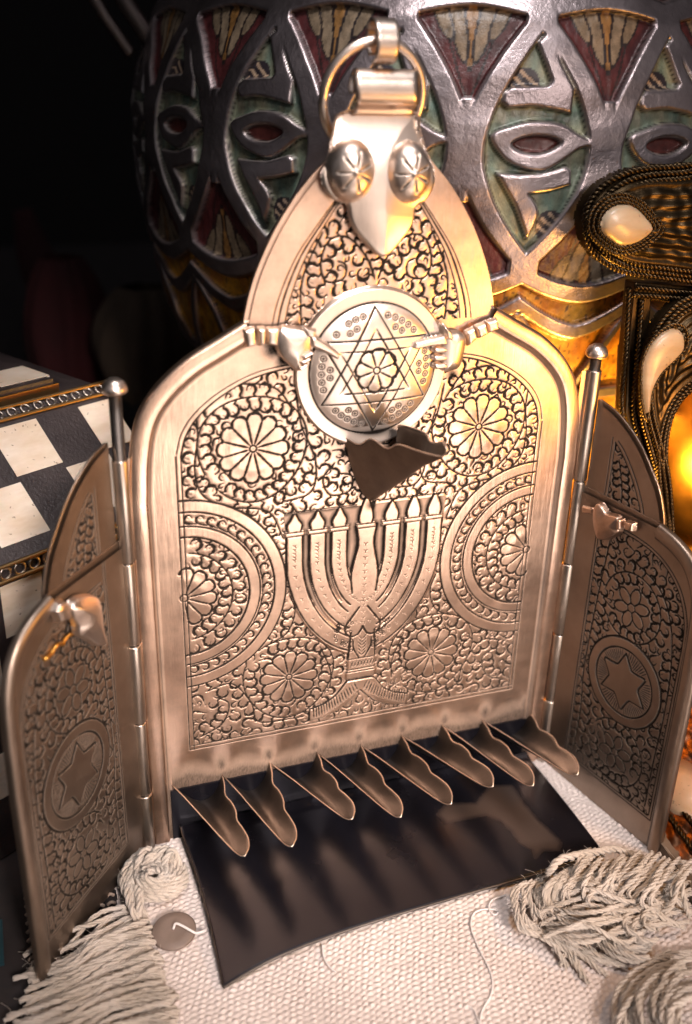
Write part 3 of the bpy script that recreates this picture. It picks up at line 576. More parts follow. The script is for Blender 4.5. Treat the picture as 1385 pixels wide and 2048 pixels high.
# ---- side wings
wh = [(4.72, -2.35), (4.74, 3.0), (4.68, 4.9), (4.50, 5.75), (4.10, 6.35), (3.55, 6.68), (2.92, 6.86)]
w_out = np.vstack([wh[:2], spline(wh[1:], 34)[1:]])
gout = spline([(2.92, 6.6), (2.85, 7.0), (2.60, 7.6), (2.25, 8.05), (1.80, 8.55), (1.34, 8.90), (.80, 9.18), (.26, 9.32)], 34)
wrim = [(-.02, -.09, 0), (-.03, .02, 0), (0, .07, 0), (.05, .10, 0), (.16, .11, 0), (.30, .10, 0), (.35, .05, .4), (.38, .01, .8), (.44, .003, 0)]
wxs = axis_mix((.1, 4.5, .018)); wzs = axis_mix((-2.35, -1.6, .06), (-1.6, 6.75, .018))
def wing(M, un, seed):
    global rng
    rng = np.random.RandomState(seed)
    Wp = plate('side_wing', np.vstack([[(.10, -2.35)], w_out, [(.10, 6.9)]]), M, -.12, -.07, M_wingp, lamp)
    Q = Relief(wxs, wzs); f2 = np.vstack([[(.98, -1.40), (4.18, -1.40), (4.20, 3.9)], spline([(4.20, 3.9), (4.12, 4.7), (3.75, 5.45), (3.1, 5.95), (2.3, 6.15), (1.0, 6.2)], 24)[1:], [(.98, -1.40)]])
    for o in (0, .09):
        cc = np.array([2.6, 2.3]); g2 = f2+(f2-cc)/np.array([1.6, 3.8])*o; Q.stroke(g2[:-2], .026, 'Ln', .12, False)
    for x in (.98, .90): Q.stroke([(x, -1.45), (x, 6.7)], .024, 'Ln', .12, False)
    Q.allow = inside(f2, Q.X, Q.Z); mc_ = (2.60, 2.02)
    q = np.hypot(Q.X-mc_[0], Q.Z-mc_[1]); Q.ring(mc_, 1.30, .05); Q.ring(mc_, 1.00, .045); Q.allow &= q > 1.30; Q.H += np.where((q < 1.29) & (q > 1.0), .014, 0)
    st = []
    for k in range(12):
        a = math.pi/2+k*math.pi/6+RAD(4); r_ = .88 if k % 2 == 0 else .50; st.append((mc_[0]+r_*math.cos(a), mc_[1]+r_*math.sin(a)))
    Q.stroke(st+[st[0]], .045, 'Ln', .15, False); ins = inside(st, Q.X, Q.Z); Q.H += np.where(ins, .02, 0)
    for a in np.arange(0, 2*math.pi, .085):
        k = (a-math.pi/2-RAD(4)) % (math.pi/3); tip = abs(k-math.pi/6)/(math.pi/6); r0 = .56+.30*tip
        if tip < .8: Q.stroke([(mc_[0]+r0*math.cos(a), mc_[1]+r0*math.sin(a)), (mc_[0]+.95*math.cos(a), mc_[1]+.95*math.sin(a))], .022, 'Ln', .3)
    def flower(c, R):
        for k in range(6):
            a = .3+k*math.pi/3; cc = (c[0]+R*.58*math.cos(a), c[1]+R*.58*math.sin(a)); t = np.linspace(0, 2*math.pi, 14); ca, sa = math.cos(a), math.sin(a)
            P = np.c_[cc[0]+R*.42*np.cos(t)*ca-R*.27*np.sin(t)*sa, cc[1]+R*.42*np.cos(t)*sa+R*.27*np.sin(t)*ca]; Q.stroke(P, .04, 'Ln', .3, False)
        Q.allow &= np.hypot(Q.X-c[0], Q.Z-c[1]) > R*.98
    flower((2.45, 4.25), .62); flower((2.7, -.25), .60)
    for c, hd in (((2.45, 4.25), 1), ((2.7, -.25), -1)):
        t = np.linspace(-2.6, 3.0, 40)*hd; Q.vine(np.c_[c[0]+.98*np.cos(t), c[1]+.98*np.sin(t)], .145, .33, .05)
    for v in ([(1.2, -1.2), (1.25, .3), (1.15, 1.6), (1.2, 3.0), (1.3, 4.6), (1.4, 5.8)], [(4.0, -1.2), (4.0, .2), (4.05, 1.8), (4.0, 3.2), (3.75, 4.4), (3.2, 5.2), (2.2, 5.6)], [(1.8, -1.2), (3.4, -1.15)]): Q.vine(v, .15, .36, .05)
    Q.fill(radii=(.17, .13, .10, .07), tries=1500)
    inn = np.vstack([[(.1, -2.35)], [(4.40, -2.35)], spline([(4.40, 3.0), (4.33, 4.8), (4.15, 5.55), (3.80, 6.05), (3.35, 6.35), (2.9, 6.5), (2.85, 6.75)], 24), [(.1, 6.74)]])
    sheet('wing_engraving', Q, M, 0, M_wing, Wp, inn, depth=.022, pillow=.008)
    path = np.vstack([poly_resample(wh[:2], .2), spline(wh[1:], 50)[1:]]); sweep('wing_border', path, wrim, M, M_wing, Wp)
    Gp = plate('wing_gable', np.vstack([[(.16, 6.5)], gout, [(.16, 9.3)]]), M, -.22, -.16, M_wingp, Wp)
    g = Relief(axis_mix((.2, 2.9, .02)), axis_mix((6.4, 9.3, .02))); l2 = spline([(2.25, 6.5), (2.1, 7.0), (1.75, 7.6), (1.3, 8.15), (1.0, 8.4)], 20)
    g.allow = inside(np.vstack([l2, [(1.0, 6.5)]]), g.X, g.Z)
    for o in (0, .1): g.stroke(l2+[o, o*.6], .028, 'Ln', .1, False); g.stroke([(1.0-o, 6.5), (1.0-o, 8.4+o)], .024, 'Ln', .1, False)
    g.vine([(1.5, 6.6), (1.45, 7.2), (1.2, 8.0)], .13, .3, .05); g.fill(radii=(.12, .09, .07), tries=500)
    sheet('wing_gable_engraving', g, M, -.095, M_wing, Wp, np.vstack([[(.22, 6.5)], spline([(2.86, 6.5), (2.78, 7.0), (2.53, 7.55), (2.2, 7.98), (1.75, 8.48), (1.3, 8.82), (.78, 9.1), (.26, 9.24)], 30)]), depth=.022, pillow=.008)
    return Wp
WL = wing(ML, unL, 21); WR = wing(MR, unR, 33)
ul = lambda p: unL(p, .15); ur = lambda p: unR(p, .15)
hand(0, ul, ML, [('hand_ornament', [(138, 1232), (136, 1212), (148, 1197), (168, 1190), (190, 1192), (198, 1215), (202, 1250), (208, 1285), (192, 1292), (172, 1280), (152, 1270), (148, 1250)], .08, .14, .22), ('wrist_band', [(104, 1222), (112, 1206), (124, 1200), (134, 1210), (134, 1238), (112, 1244)], .10, .16, .06)], root=WL)
hand(0, ur, MR, [('hand_ornament', [(1188, 1030), (1190, 1014), (1198, 1005), (1208, 1012), (1218, 1026), (1240, 1034), (1242, 1060), (1236, 1070), (1218, 1078), (1200, 1079), (1191, 1058)], .06, .14, .16), ('index_finger', [(1167, 1011), (1190, 1016), (1190, 1028), (1167, 1025)], .14, .08, .02),
     ('wrist_band', [(1240, 1036), (1248, 1038), (1248, 1058), (1238, 1060)], .10, .18, .02), ('wrist_band', [(1254, 1040), (1272, 1046), (1270, 1064), (1254, 1060)], .10, .14, .04)], root=WR, mat=M_sil)
s = Soup(); pts = [(195, 1305), (178, 1312), (160, 1305), (150, 1290), (135, 1292)]
b_ = [(1, 1)]
# gilt flaking border under the left ornament
P = [ML(*[np.array([q]) for q in (*unL(p, .03), .04)])[0] for p in [(88, 1318), (104, 1306), (112, 1290), (124, 1288), (134, 1272), (146, 1266)]]; s.tube(poly_resample(P, .08)+rng.randn(len(poly_resample(P, .08)), 3)*.015, .05, 6); s.build('gilt_flake', M_brass, WL)
# ---- hinges
def hinge(px, un0, tops, joints, wide, nm='hinge_pin'):
    """pin with a mushroom head and the rolled knuckles on it"""
    x = px
    s = Soup(); s.tube([(x, -.12, -2.38), (x, -.12, 10.45)], .145, 14)
    hp = [(.001, .34), (.12, .33), (.22, .26), (.28, .14), (.29, .05), (.24, .0), (.12, -.02)]
    pin = s.build(nm, M_cup, lamp); s = Soup(); s.lathe((x, -.12, 10.42), hp, 28); s.build('pin_head', M_brite, pin)
    zj = joints
    for i in range(len(zj)-1):
        s = Soup(); r_ = .185 if i % 2 == 0 else .165; z1, z0 = zj[i]-.025, zj[i+1]+.025; n = 12; prof = [(r_-.05, z0), (r_-.01, z0), (r_, z0+.03), (r_, z1-.03), (r_-.01, z1), (r_-.05, z1)]
        s.lathe((x, -.12, 0), prof, 24); k = s.build('knuckle', M_knk, pin)
        s = Soup(); s.box((x+(.18 if i % 2 else -.18)*(-1 if px > 0 else 1)*-1, -.06, (z0+z1)/2), .16, .015, (z1-z0)/2-.02); s.build('hinge_leaf', M_plain, pin, False)
hinge(-6.05, None, None, [8.9, 6.3, 4.05, 1.75, -.55, -2.35], 0); hinge(6.08, None, None, [10.1, 7.0, 4.5, 2.2, -.1, -2.35], 0)

# ================================================================== enamelled urn behind
UC = np.array([7.8, 12.9]); NC = 19; PH = -14.3
zr = [(-2.4, 4.6), (-2.0, 4.7), (-1.4, 3.6), (0, 3.9), (1.5, 5.2), (3, 6.5), (5, 8.0), (6.3, 8.8), (7.4, 9.3), (8.2, 9.69), (9.3, 10.15), (10.2, 10.37), (11.8, 10.74), (13, 10.93), (14.3, 11.02), (15.8, 10.98), (16.9, 10.78), (18.2, 10.35), (19.6, 9.5), (21, 8.2), (22, 6.9), (23, 6.2), (26, 6.0)]
zr = np.array(zr); cell = 2*math.pi*11/NC; hc = cell/2
ux = np.linspace(-hc, hc, 84, endpoint=False); uz = axis_mix((-2.4, 6, .4), (6, 19.6, .042), (19.6, 26, .3))
E = Relief(ux, uz); E.cap = .6
X, Z = E.X, E.Z; base_z = 15.15
mk = np.zeros(X.shape)                     # metal mask by signed distance
def band_sdf(d, w): return np.clip((w/2-d)/.09+.5, 0, 1)
# vesica outline: x = a*(1-|t|^1.7)
ztop, zbot = 18.25, 12.35; t = np.where(Z > base_z, (Z-base_z)/(ztop-base_z), (Z-base_z)/(base_z-zbot)); ax_ = 1.40*(1-np.clip(abs(t), 0, 1)**1.75)
ves = abs(X) < ax_-.0; inv = (abs(t) < 1)
D1 = np.abs(np.abs(X)-(ax_+.20)); w1 = .46+.10*(abs(X) > 1.2)
ext = 1.66*(1-np.clip(abs(t), 0, 1.3)**1.75); M1 = band_sdf(np.abs(np.abs(X)-ext), .64)*(abs(t) < 1.06)
M1 = np.maximum(M1, band_sdf(abs(np.hypot(X, (Z-base_z)*0)-hc), .32)*(abs(Z-base_z) < 1.25))
M1 = np.maximum(M1, np.where((abs(X) < .42) & (abs(abs(t)-1.03) < .09), 1., 0))
# scalloped bands below and above the network
zb = 12.02+(-.42)*(1-np.clip(1-((hc-abs(X))/hc)**1.6, 0, 1)); zb = 11.52+.55*(1-np.abs(X)/hc)**1.7
M1 = np.maximum(M1, band_sdf(abs(Z-zb), .52)); zb2 = 10.42+.85*(1-np.abs(X)/hc)**1.5
M1 = np.maximum(M1, band_sdf(abs(Z-zb2), .46)); zt_ = 18.75-.30*(1-np.abs(X)/hc)**1.6; M1 = np.maximum(M1, band_sdf(abs(Z-zt_), .55))
d3 = np.abs(np.abs(X)-1.25*np.clip((10.9-Z)/2.3, 0, 1)**.7); M1 = np.maximum(M1, band_sdf(d3, .30)*(Z < 11.0)*(Z > 8.4)); M1 = np.maximum(M1, band_sdf(abs(Z-8.3), .4)); M1 = np.maximum(M1, band_sdf(abs(Z-6.2), .5))
def on_urn(p, R_=11.0):
    d = ray(*p); o = CAM[:2]-UC; h = d[:2]; a_, b__, c__ = h@h, 2*o@h, o@o-R_**2; t_ = (-b__-math.sqrt(b__*b__-4*a_*c__))/2/a_; P = CAM+t_*d
    return ((math.atan2(P[0]-UC[0], UC[1]-P[1])-RAD(PH))*11, P[2])
def zm(L_): return [on_urn((850+x/2.589, y/2.589)) for x, y in L_]
def pm(pts): 
    p = np.array(pts, float); ins = inside(p, X, Z); d = edge_dist(p, X, Z); return np.clip(.5+np.where(ins, d, -d)/.08, 0, 1)
Lu = zm([(600, 215), (665, 165), (692, 205), (722, 330), (778, 460), (765, 520), (755, 590), (690, 572), (560, 548), (430, 558), (398, 530), (408, 480), (450, 452), (640, 445), (662, 420), (640, 340)])
Ld = zm([(368, 895), (490, 902), (600, 895), (722, 860), (748, 880), (745, 955), (640, 985), (530, 1000), (572, 1060), (582, 1100), (560, 1170), (525, 1238), (505, 1180), (460, 1060)])
eo = spline(zm([(338, 702), (450, 652), (560, 628), (700, 640), (790, 695), (880, 745), (790, 770), (700, 832), (600, 882), (480, 860), (400, 812)]), 50, True); ei = spline(zm([(445, 745), (500, 712), (580, 700), (660, 712), (697, 740), (640, 780), (570, 795), (490, 782)]), 40, True)
M1 = np.maximum(M1, pm(Lu)); M1 = np.maximum(M1, pm(Ld)); M1 = np.maximum(M1, pm(eo)); eyehole = pm(ei); M1 = M1*(1-eyehole)
# enamel colours
rg = np.random.RandomState(3)
def cn(sc, nx=X.shape[1], nz=X.shape[0]):          # smooth noise that wraps round the cell
    a = rg.rand(max(3, int(30*sc)), max(3, int(9*sc))); a = np.hstack([a, a[:, :1]]); xi = np.linspace(0, a.shape[1]-1.001, nx); zi = (Z[:, 0]-Z.min())/(Z.max()-Z.min())*(a.shape[0]-1.001)
    x0 = xi.astype(int); z0 = zi.astype(int); fx = (xi-x0)[None]; fz = (zi-z0)[:, None]
    return (a[z0][:, x0]*(1-fx)*(1-fz)+a[z0][:, x0+1]*fx*(1-fz)+a[z0+1][:, x0]*(1-fx)*fz+a[z0+1][:, x0+1]*fx*fz)
def lerp(a, b, f): return a*(1-f[..., None])+b*f[..., None]
c_ = lambda *v: np.array(v)[None, None]*np.ones(X.shape+(1,))
n1, n2, n3 = cn(1.3), cn(2.2), cn(5)
green = lerp(lerp(c_(.27, .28, .18), c_(.12, .20, .16), np.clip(n1*2-.6, 0, 1)), c_(.13, .10, .05), np.clip(n2*2.4-1.2, 0, 1)*.7); green = lerp(green, c_(.30, .27, .20), np.clip(n3*3-1.9, 0, 1)*.6)
ind = (abs(X) < ax_) & inv; colr = np.where(ind[..., None], green, c_(.10, .03, .025))
# dark lotus pads next to the angles
for (cx_, cz_, rx, rz) in ((-.42, 16.75, .42, .38), (.55, 13.35, .36, .42)):
    dd = np.hypot((X-cx_)/rx, (Z-cz_)/rz); colr = np.where(((dd < 1) & ind)[..., None], c_(.03, .022, .03), colr)
    stp = (np.sin((X*.9+Z*1.2-cz_)*20) > .35) & (dd < .82) & ind; colr = np.where(stp[..., None], c_(.52, .36, .24), colr)
colr = lerp(colr, c_(.13, .025, .02), eyehole)
# triangles between vesicas: red ground, lotus of cream petals drawn with dark outlines
tri = ~ind & (Z > zb) & (Z < zt_); TX = np.abs(np.abs(X)-hc)            # 0 in the middle of the gap
for sg in (1, -1):
    zc_ = 15.15+sg*1.15; v = (Z-zc_)*sg; T3 = tri & (v > 0); wid = np.clip(v*.48, 0, 1.5)
    red = lerp(c_(.11, .018, .020), c_(.05, .010, .012), n2); colr = np.where(T3[..., None], red, colr)
    colr = np.where((T3 & (TX > wid*.80))[..., None], c_(.025, .012, .012), colr); colr = np.where((T3 & (TX > wid*.80+.06))[..., None], red*1.2, colr)
    SX = np.abs(X)-hc; SX = np.where(X < 0, -SX, SX)
    for ox, sl, h0, h1, cc in ((0, 0, .75, 2.3, (.30, .14, .03)), (0, .24, .9, 2.55, (.26, .19, .12)), (0, -.24, .9, 2.55, (.26, .19, .12)), (0, .48, 1.4, 2.5, (.22, .16, .10)), (0, -.48, 1.4, 2.5, (.22, .16, .10))):
        m = (v-h0)/(h1-h0); hw = .17*np.sqrt(np.clip(1-(2*m-1.05)**2, 0, 1)); dx = abs(SX-ox-sl*(v-.3)); inn = T3 & (dx < hw) & (m > 0) & (m < 1)
        ol = T3 & (dx < hw+.07) & (m > -.04) & (m < 1.05) & ~inn; colr = np.where(ol[..., None], c_(.025, .015, .015), colr); colr = np.where(inn[..., None], c_(*cc)*(.75+.5*n3[..., None]), colr)
low = Z < zb; amb = lerp(c_(.62, .30, .03), c_(.40, .15, .02), np.clip(n2*2-.6, 0, 1)); spots = (cn(7) > .80); amb = np.where(spots[..., None], c_(.12, .06, .02), amb)
colr = np.where(low[..., None], amb, colr); colr = np.where((Z < 8.1)[..., None], lerp(c_(.55, .30, .05), c_(.20, .08, .02), n1), colr)
dk = np.clip(1-np.abs(M1-.25)/.25, 0, 1)*(1-(M1 > .5)); colr = lerp(colr, c_(.012, .009, .009), np.clip(dk*1.3, 0, 1))
lum = colr.mean(-1, keepdims=True); colr = np.where((Z > zb)[..., None], colr*.95+lum*np.array([1.1, .95, .8])*.15, colr); colr = np.clip(colr, 0, 1)
Hm = .20*M1**.6+np.where(M1 < .5, -.02+.02*n3, 0)
# wrap the cell round the body
NX = len(ux); th = np.concatenate([RAD(PH)+(ux+k*cell)/11 for k in range(NC)]); rz = np.interp(uz, zr[:, 0], zr[:, 1]); from_sm = rz.copy()
for _ in range(3): from_sm = np.r_[from_sm[0], (from_sm[:-2]+2*from_sm[1:-1]+from_sm[2:])/4, from_sm[-1]]
rz = from_sm; HH = np.tile(Hm, (1, NC)); TH, ZZ = np.meshgrid(th, uz); wob = .03*np.sin(TH*7+ZZ*2)+.02*np.sin(TH*23-ZZ*5)
RR = rz[:, None]+HH+wob*.6; V = np.stack([UC[0]+RR*np.sin(TH), UC[1]-RR*np.cos(TH), ZZ], -1).reshape(-1, 3)
mu, nt, b = newmat('enamel_and_silver'); L = nt.links.new; a = nd(nt, 'ShaderNodeAttribute', _attribute_name='paint'); a2 = nd(nt, 'ShaderNodeAttribute', _attribute_name='metalness')
wear = ramp(nt, noise(nt, 260, 5, .7), [(.32, .45), (.6, 1.)]); mt = nt.nodes.new('ShaderNodeMix'); mt.data_type = 'RGBA'; mt.blend_type = 'MULTIPLY'; mt.inputs[0].default_value = 1; L(a.outputs['Color'], mt.inputs[6]); L(wear, mt.inputs[7])
sil = mixc(nt, ramp(nt, noise(nt, 45, 4), [(.35, 0.), (.7, 1.)]), (.46, .40, .41), (.22, .185, .19)); L(mixc(nt, a2.outputs['Fac'], mt.outputs[2], sil), b.inputs['Base Color']); L(a2.outputs['Fac'], b.inputs['Metallic'])
b.inputs['Roughness'].default_value = .39; bu = nd(nt, 'ShaderNodeBump', Strength=.55, Distance=.0004); L(noise(nt, 350, 4, .7), bu.inputs['Height']); L(bu.outputs[0], b.inputs['Normal'])
urn = empty('enamelled_urn', (UC[0], UC[1], -TBL), 'large round urn of dark enamel under raised silver arches behind the lamp', 'urn')
cr3 = np.tile(colr, (1, NC, 1)).reshape(-1, 3); mm = np.tile(np.clip(M1*2-.6, 0, 1), (1, NC)).ravel()
mesh_np('urn_body', V, grid_faces(len(uz), len(th), wrap=True), mu, urn, True, {'paint': cr3, 'metalness': mm})
s = Soup(); hpth = spline([onY((312, 95), 13.2), onY((285, 55), 13.2), onY((250, 0), 13.2), onY((215, -80), 13.2), onY((240, -160), 13.2), onY((340, -200), 13.2)], 40); s.tube(hpth, .30, 12)
s.tube(hpth+np.array([-.75, .1, -.25]), .22, 12); s.build('handle', metal('urn_handle', (.20, .17, .16), rough=.4), urn)

# ================================================================== inlaid bone box on the left
n_ = np.array([.51, -.86, 0]); n_ /= np.linalg.norm(n_); bd = np.array([.86, .51, 0]); bd /= np.linalg.norm(bd); P0 = np.array([-8.30, 1.53, 5.97]); be = RAD(42)
ad = np.array([n_[0]*math.cos(be), n_[1]*math.cos(be), -math.sin(be)]); Nn = np.cross(bd, ad); Nn = Nn if Nn[2] > 0 else -Nn
box = empty('inlaid_box', P0+n_*-4+[0, 0, -TBL-5.97], 'black wooden box with ivory coloured bone squares in a checker pattern left of the lamp', 'box')
def on_slope(u, v, h=0): return P0+bd*u+ad*v+Nn*h
s = Soup(); F3 = [P0+bd*-9+[0, 0, -8.3], P0+bd*4.9+[0, 0, -8.3]]
umax = 5.0
top_v = -3.95
V = []
prof = [(P0+[0, 0, -8.35]), P0+[0, 0, -.25], P0, on_slope(0, -.1), on_slope(0, top_v+.1), on_slope(0, top_v), on_slope(0, top_v)-n_*6, P0-n_*(6+3.3)+[0, 0, -8.35]]
for u in (-9, 4.4, 4.85, 5.0):
    for k, p in enumerate(prof): V.append(p+bd*u-(Nn*(0 if u < 4.5 else (.12 if u < 4.9 else .4))))
k = len(prof); V = np.array(V); Q = [[i*k+j, i*k+j+1, (i+1)*k+j+1, (i+1)*k+j] for i in range(3) for j in range(k-1)]; s.add(V, Q); s.add(V[3*k:4*k], None, None)
me_body = s.build('box_body', M_wood, box, False); 
s = Soup(); s.add(V[3*k:4*k], None, [[0, j, j+1] for j in range(1, k-1)]); s.build('end_panel', M_wood, box, False)
def tile(poly3, N, th=.035):
    s = Soup(); P = np.array(poly3); n = len(P); s.add(np.vstack([P+N*th, P-N*.05]), [[i, (i+1) % n, (i+1) % n+n, i+n] for i in range(n)], [[0, 1, 2], [0, 2, 3]]); o = s.build('bone_tile', M_bone, box, False); return o
rt = np.random.RandomState(5)
for ci in range(-6, 4):
    for ri, (v0, v1) in enumerate(((-1.88, -.40), (-3.48, -2.05))):
        if (ci+ri) % 2 == 0: continue
        u0 = -.43+1.37*(ci+1)+(.02*rt.randn()); u1 = u0+1.37
        if u0 > 4.3: continue
        u1 = min(u1, 4.75); j = rt.randn(4)*.015
        tile([on_slope(u0+j[0], v0), on_slope(u1+j[1], v0), on_slope(u1+j[2], v1), on_slope(u0+j[3], v1)], Nn, .012)
for ci in range(-6, 4):
    for ri, (z1, z0) in enumerate(((-.56, -1.98), (-2.15, -3.5), (-3.65, -5.0), (-5.15, -6.5), (-6.6, -7.9))):
        if (ci+ri) % 2 == 1: continue
        u0 = -.77+1.4*ci; u1 = min(u0+1.15, 4.7)
        if u0 > 4.2: continue
        tile([P0+bd*u0+[0, 0, z1], P0+bd*u1+[0, 0, z1], P0+bd*u1+[0, 0, z0], P0+bd*u0+[0, 0, z0]], n_, .012)
def band_strip(c0, c1, up, nrm, wd, name):            # brass rails with a filigree scroll between
    s = Soup()
    for sg in (-1, 1): s.tube(poly_resample([c0+up*wd*sg+nrm*.05, c1+up*wd*sg+nrm*.05], .5), .06, 8)
    o = s.build(name, M_gold, box); s = Soup(); L_ = np.linalg.norm(c1-c0); d = (c1-c0)/L_
    for q in np.arange(0, L_, .40):
        t = np.linspace(0, 2*math.pi*1.25, 18); c = c0+d*q+nrm*.04
        s.tube(np.array([c+(d*math.cos(a)+up*math.sin(a))*wd*.78*(1-.1*a/6) for a in t]), .035, 5)
    s.build('filigree_scroll', metal('filigree', (.50, .44, .38), rough=.3), o)
band_strip(P0+bd*-9+[0, 0, -.24], P0+bd*5+[0, 0, -.24], np.array([0, 0, 1.]), n_, .20, 'lower_moulding')
band_strip(on_slope(-9, top_v+.12), on_slope(4.95, top_v+.12), ad, Nn, .17, 'upper_moulding')
tp = on_slope(0, top_v); s = Soup(); ax3 = np.array([bd, -n_, [0, 0, 1]]); s.box(tp+bd*-3.1-n_*3.3+[0, 0, .22], 6.5, 3.0, .20, ax3); s.build('lid_slab', M_wood, box, False)
s = Soup(); s.box(tp+bd*-3.1-n_*.28+[0, 0, .12], 6.62, .06, .16, ax3); s.build('lid_rail', M_gold, box, False)
for u0 in (-3.6, -.65, 2.0):
    c0 = tp+bd*u0-n_*.6+[0, 0, .42]; tile([c0, c0+bd*1.5, c0+bd*1.5-n_*1.3, c0-n_*1.3], np.array([0, 0, 1.]), .02)

# ================================================================== filigree piece with bone cabochons on the right, brass bowl, low box
def rope(s, P, r=.09, tw=.30):
    P = poly_resample(P, .06); T = np.gradient(P, axis=0); T /= np.linalg.norm(T, axis=1)[:, None]; up = np.array([0, 1., .1]); N = np.cross(T, up); N /= np.linalg.norm(N, axis=1)[:, None]; B = np.cross(T, N); L_ = np.arange(len(P))*.06
    for ph in (0, math.pi): a = L_/tw*2*math.pi+ph; s.tube(P+(N*np.cos(a)[:, None]+B*np.sin(a)[:, None])*r*.55, r*.55, 6)
fil = empty('filigree_stand', onY((1300, 800), .8)*[1, 1, 0]+[0, 0, -TBL], 'dark brass filigree ornament with twisted wire and two bone stones on the right', 'ornament')
def pxpoly(pts, y): return np.array([onY(p, y)[[0, 2]] for p in pts])
def My(y0):
    def M(u, v, h): return np.stack([u, y0-h, v], -1)
    return M
hd_px = [(1164, 450), (1168, 415), (1190, 380), (1230, 352), (1275, 338), (1340, 333), (1430, 332), (1480, 400), (1490, 500), (1440, 568), (1370, 560), (1300, 551), (1240, 540), (1200, 520), (1174, 490)]
hp = spline(pxpoly(hd_px, .4), 90, True)
def fili(X, Z, D): return .035*np.sin(D*24+.8*np.sin(X*2.1))+.03*np.sin(X*9+3*np.sin(Z*4.3))*np.sin(Z*8+2*np.sin(X*3.1))*(D > .45)
dome_plate('head_plate', hp, My(.7), 0, .5, .35, M_oldbrass, fil, .04, .4, extra=fili)
s = Soup()
for sc in (1.0, .90, .80):
    c = hp.mean(0); q = c+(hp-c)*sc; ring_ = np.c_[q[:, 0], np.full(len(q), .25-.12*(1-sc)*5), q[:, 1]]; rope(s, np.vstack([ring_, ring_[:1]]), .085, .26)
s.build('twisted_wire', M_oldbrass, fil)
eye = [(1210, 452), (1216, 432), (1232, 417), (1256, 411), (1280, 420), (1298, 438), (1311, 458), (1296, 476), (1272, 489), (1246, 491), (1226, 478), (1214, 466)]
ep = spline(pxpoly(eye, -.3), 50, True); dome_plate('bone_cabochon', ep, My(-.15), 0, .10, .16, M_bone2, fil, .025, .1)
s = Soup()
for sc in (1.14, 1.32, 1.5): c = ep.mean(0); q = c+(ep-c)*sc; r_ = np.c_[q[:, 0], np.full(len(q), -.15+.1*(sc-1)), q[:, 1]]; rope(s, np.vstack([r_, r_[:1]]), .06, .2)
s.build('bezel', M_oldbrass, fil)
post = [(1258, 560), (1420, 572), (1420, 610), (1290, 596), (1288, 640), (1280, 760), (1290, 880), (1318, 1060), (1322, 1200), (1290, 1200), (1290, 1060), (1262, 900), (1240, 820), (1244, 700)]
pp = pxpoly(post, .8); plate('frame_post', pp, My(1.0), 0, .5, M_oldbrass, fil, .05)
s = Soup()
for ln in ([(1258, 575), (1252, 700), (1244, 820), (1265, 905), (1292, 1060), (1296, 1190)], [(1284, 600), (1276, 700), (1268, 820), (1284, 900), (1306, 1060), (1312, 1190)], [(1265, 590), (1400, 600)], [(1272, 575), (1400, 588)]): rope(s, spline([onY(p, .42) for p in ln], 60), .08, .26)
s.build('twisted_wire', M_oldbrass, fil)
td = [(1440, 590), (1385, 592), (1345, 612), (1310, 655), (1290, 705), (1278, 770), (1282, 835), (1298, 895), (1314, 960), (1322, 1060), (1326, 1190), (1345, 1190), (1342, 1060), (1330, 960), (1328, 890), (1338, 835), (1360, 795), (1395, 765), (1450, 720)]
tp_ = spline(pxpoly(td, .2), 110, True); dome_plate('teardrop_plate', tp_, My(.5), 0, .35, .25, M_oldbrass, fil, .04, .3, extra=fili)
s = Soup(); 
for sc in (0, .14, .28):
    T = np.gradient(tp_, axis=0); T /= np.linalg.norm(T, axis=1)[:, None]; N = np.c_[-T[:, 1], T[:, 0]]; cen = tp_.mean(0); area_ = np.sum(tp_[:, 0]*np.roll(tp_[:, 1], -1)-np.roll(tp_[:, 0], -1)*tp_[:, 1]); q = tp_+N*sc*(1 if area_ > 0 else -1); rope(s, np.c_[q[:, 0], np.full(len(q), 0.10-.06*(sc > 0)), q[:, 1]], .08, .24)
s.build('twisted_wire', M_oldbrass, fil)
pz = [(1290, 765), (1293, 725), (1308, 692), (1332, 668), (1355, 661), (1371, 672), (1372, 700), (1352, 724), (1326, 750), (1309, 785), (1301, 832), (1292, 800)]
pzp = spline(pxpoly(pz, -.35), 60, True); dome_plate('bone_cabochon', pzp, My(-.22), 0, .08, .12, M_bone2, fil, .025, .1)
s = Soup(); q = pzp.mean(0)+(pzp-pzp.mean(0))*1.13; rope(s, np.c_[q[:, 0], np.full(len(q), -.25), q[:, 1]], .06, .2); s.build('bezel', M_oldbrass, fil)
plate('mirror_strip', pxpoly([(1288, 590), (1306, 590), (1300, 690), (1278, 720)], 1.3), My(1.5), 0, .1, bone('pale_backing', (.55, .50, .36)), fil, 0)
s = Soup(); s.tube([onY((1243, 690), 1.0), onY((1234, 880), 1.0)], .10, 8); s.tube([onY((1249, 684), 1.05), onY((1247, 720), 1.05)], .09, 4); s.build('pin', M_gold, fil)
# brass bowl
bc = onY((1500, 930), 5.5); bowl = empty('brass_bowl', (bc[0], bc[1]+1.5, -TBL), 'glowing orange brass vessel behind the filigree ornament at the right edge', 'vessel')
s = Soup(); t = np.linspace(-1.25, 1.2, 40); s.lathe((bc[0], bc[1]+1.5, 5.2), [(4.0*math.cos(a)+.0, 5.0*math.sin(a)) for a in t]+[(1.5, 4.9), (1.6, 6)], 72); s.lathe((bc[0], bc[1]+1.5, -2.4), [(2.2, 0), (2.2, .3), (1.5, 1.2), (1.3, 3.2)], 48); s.build('vessel_body', M_brass, bowl)
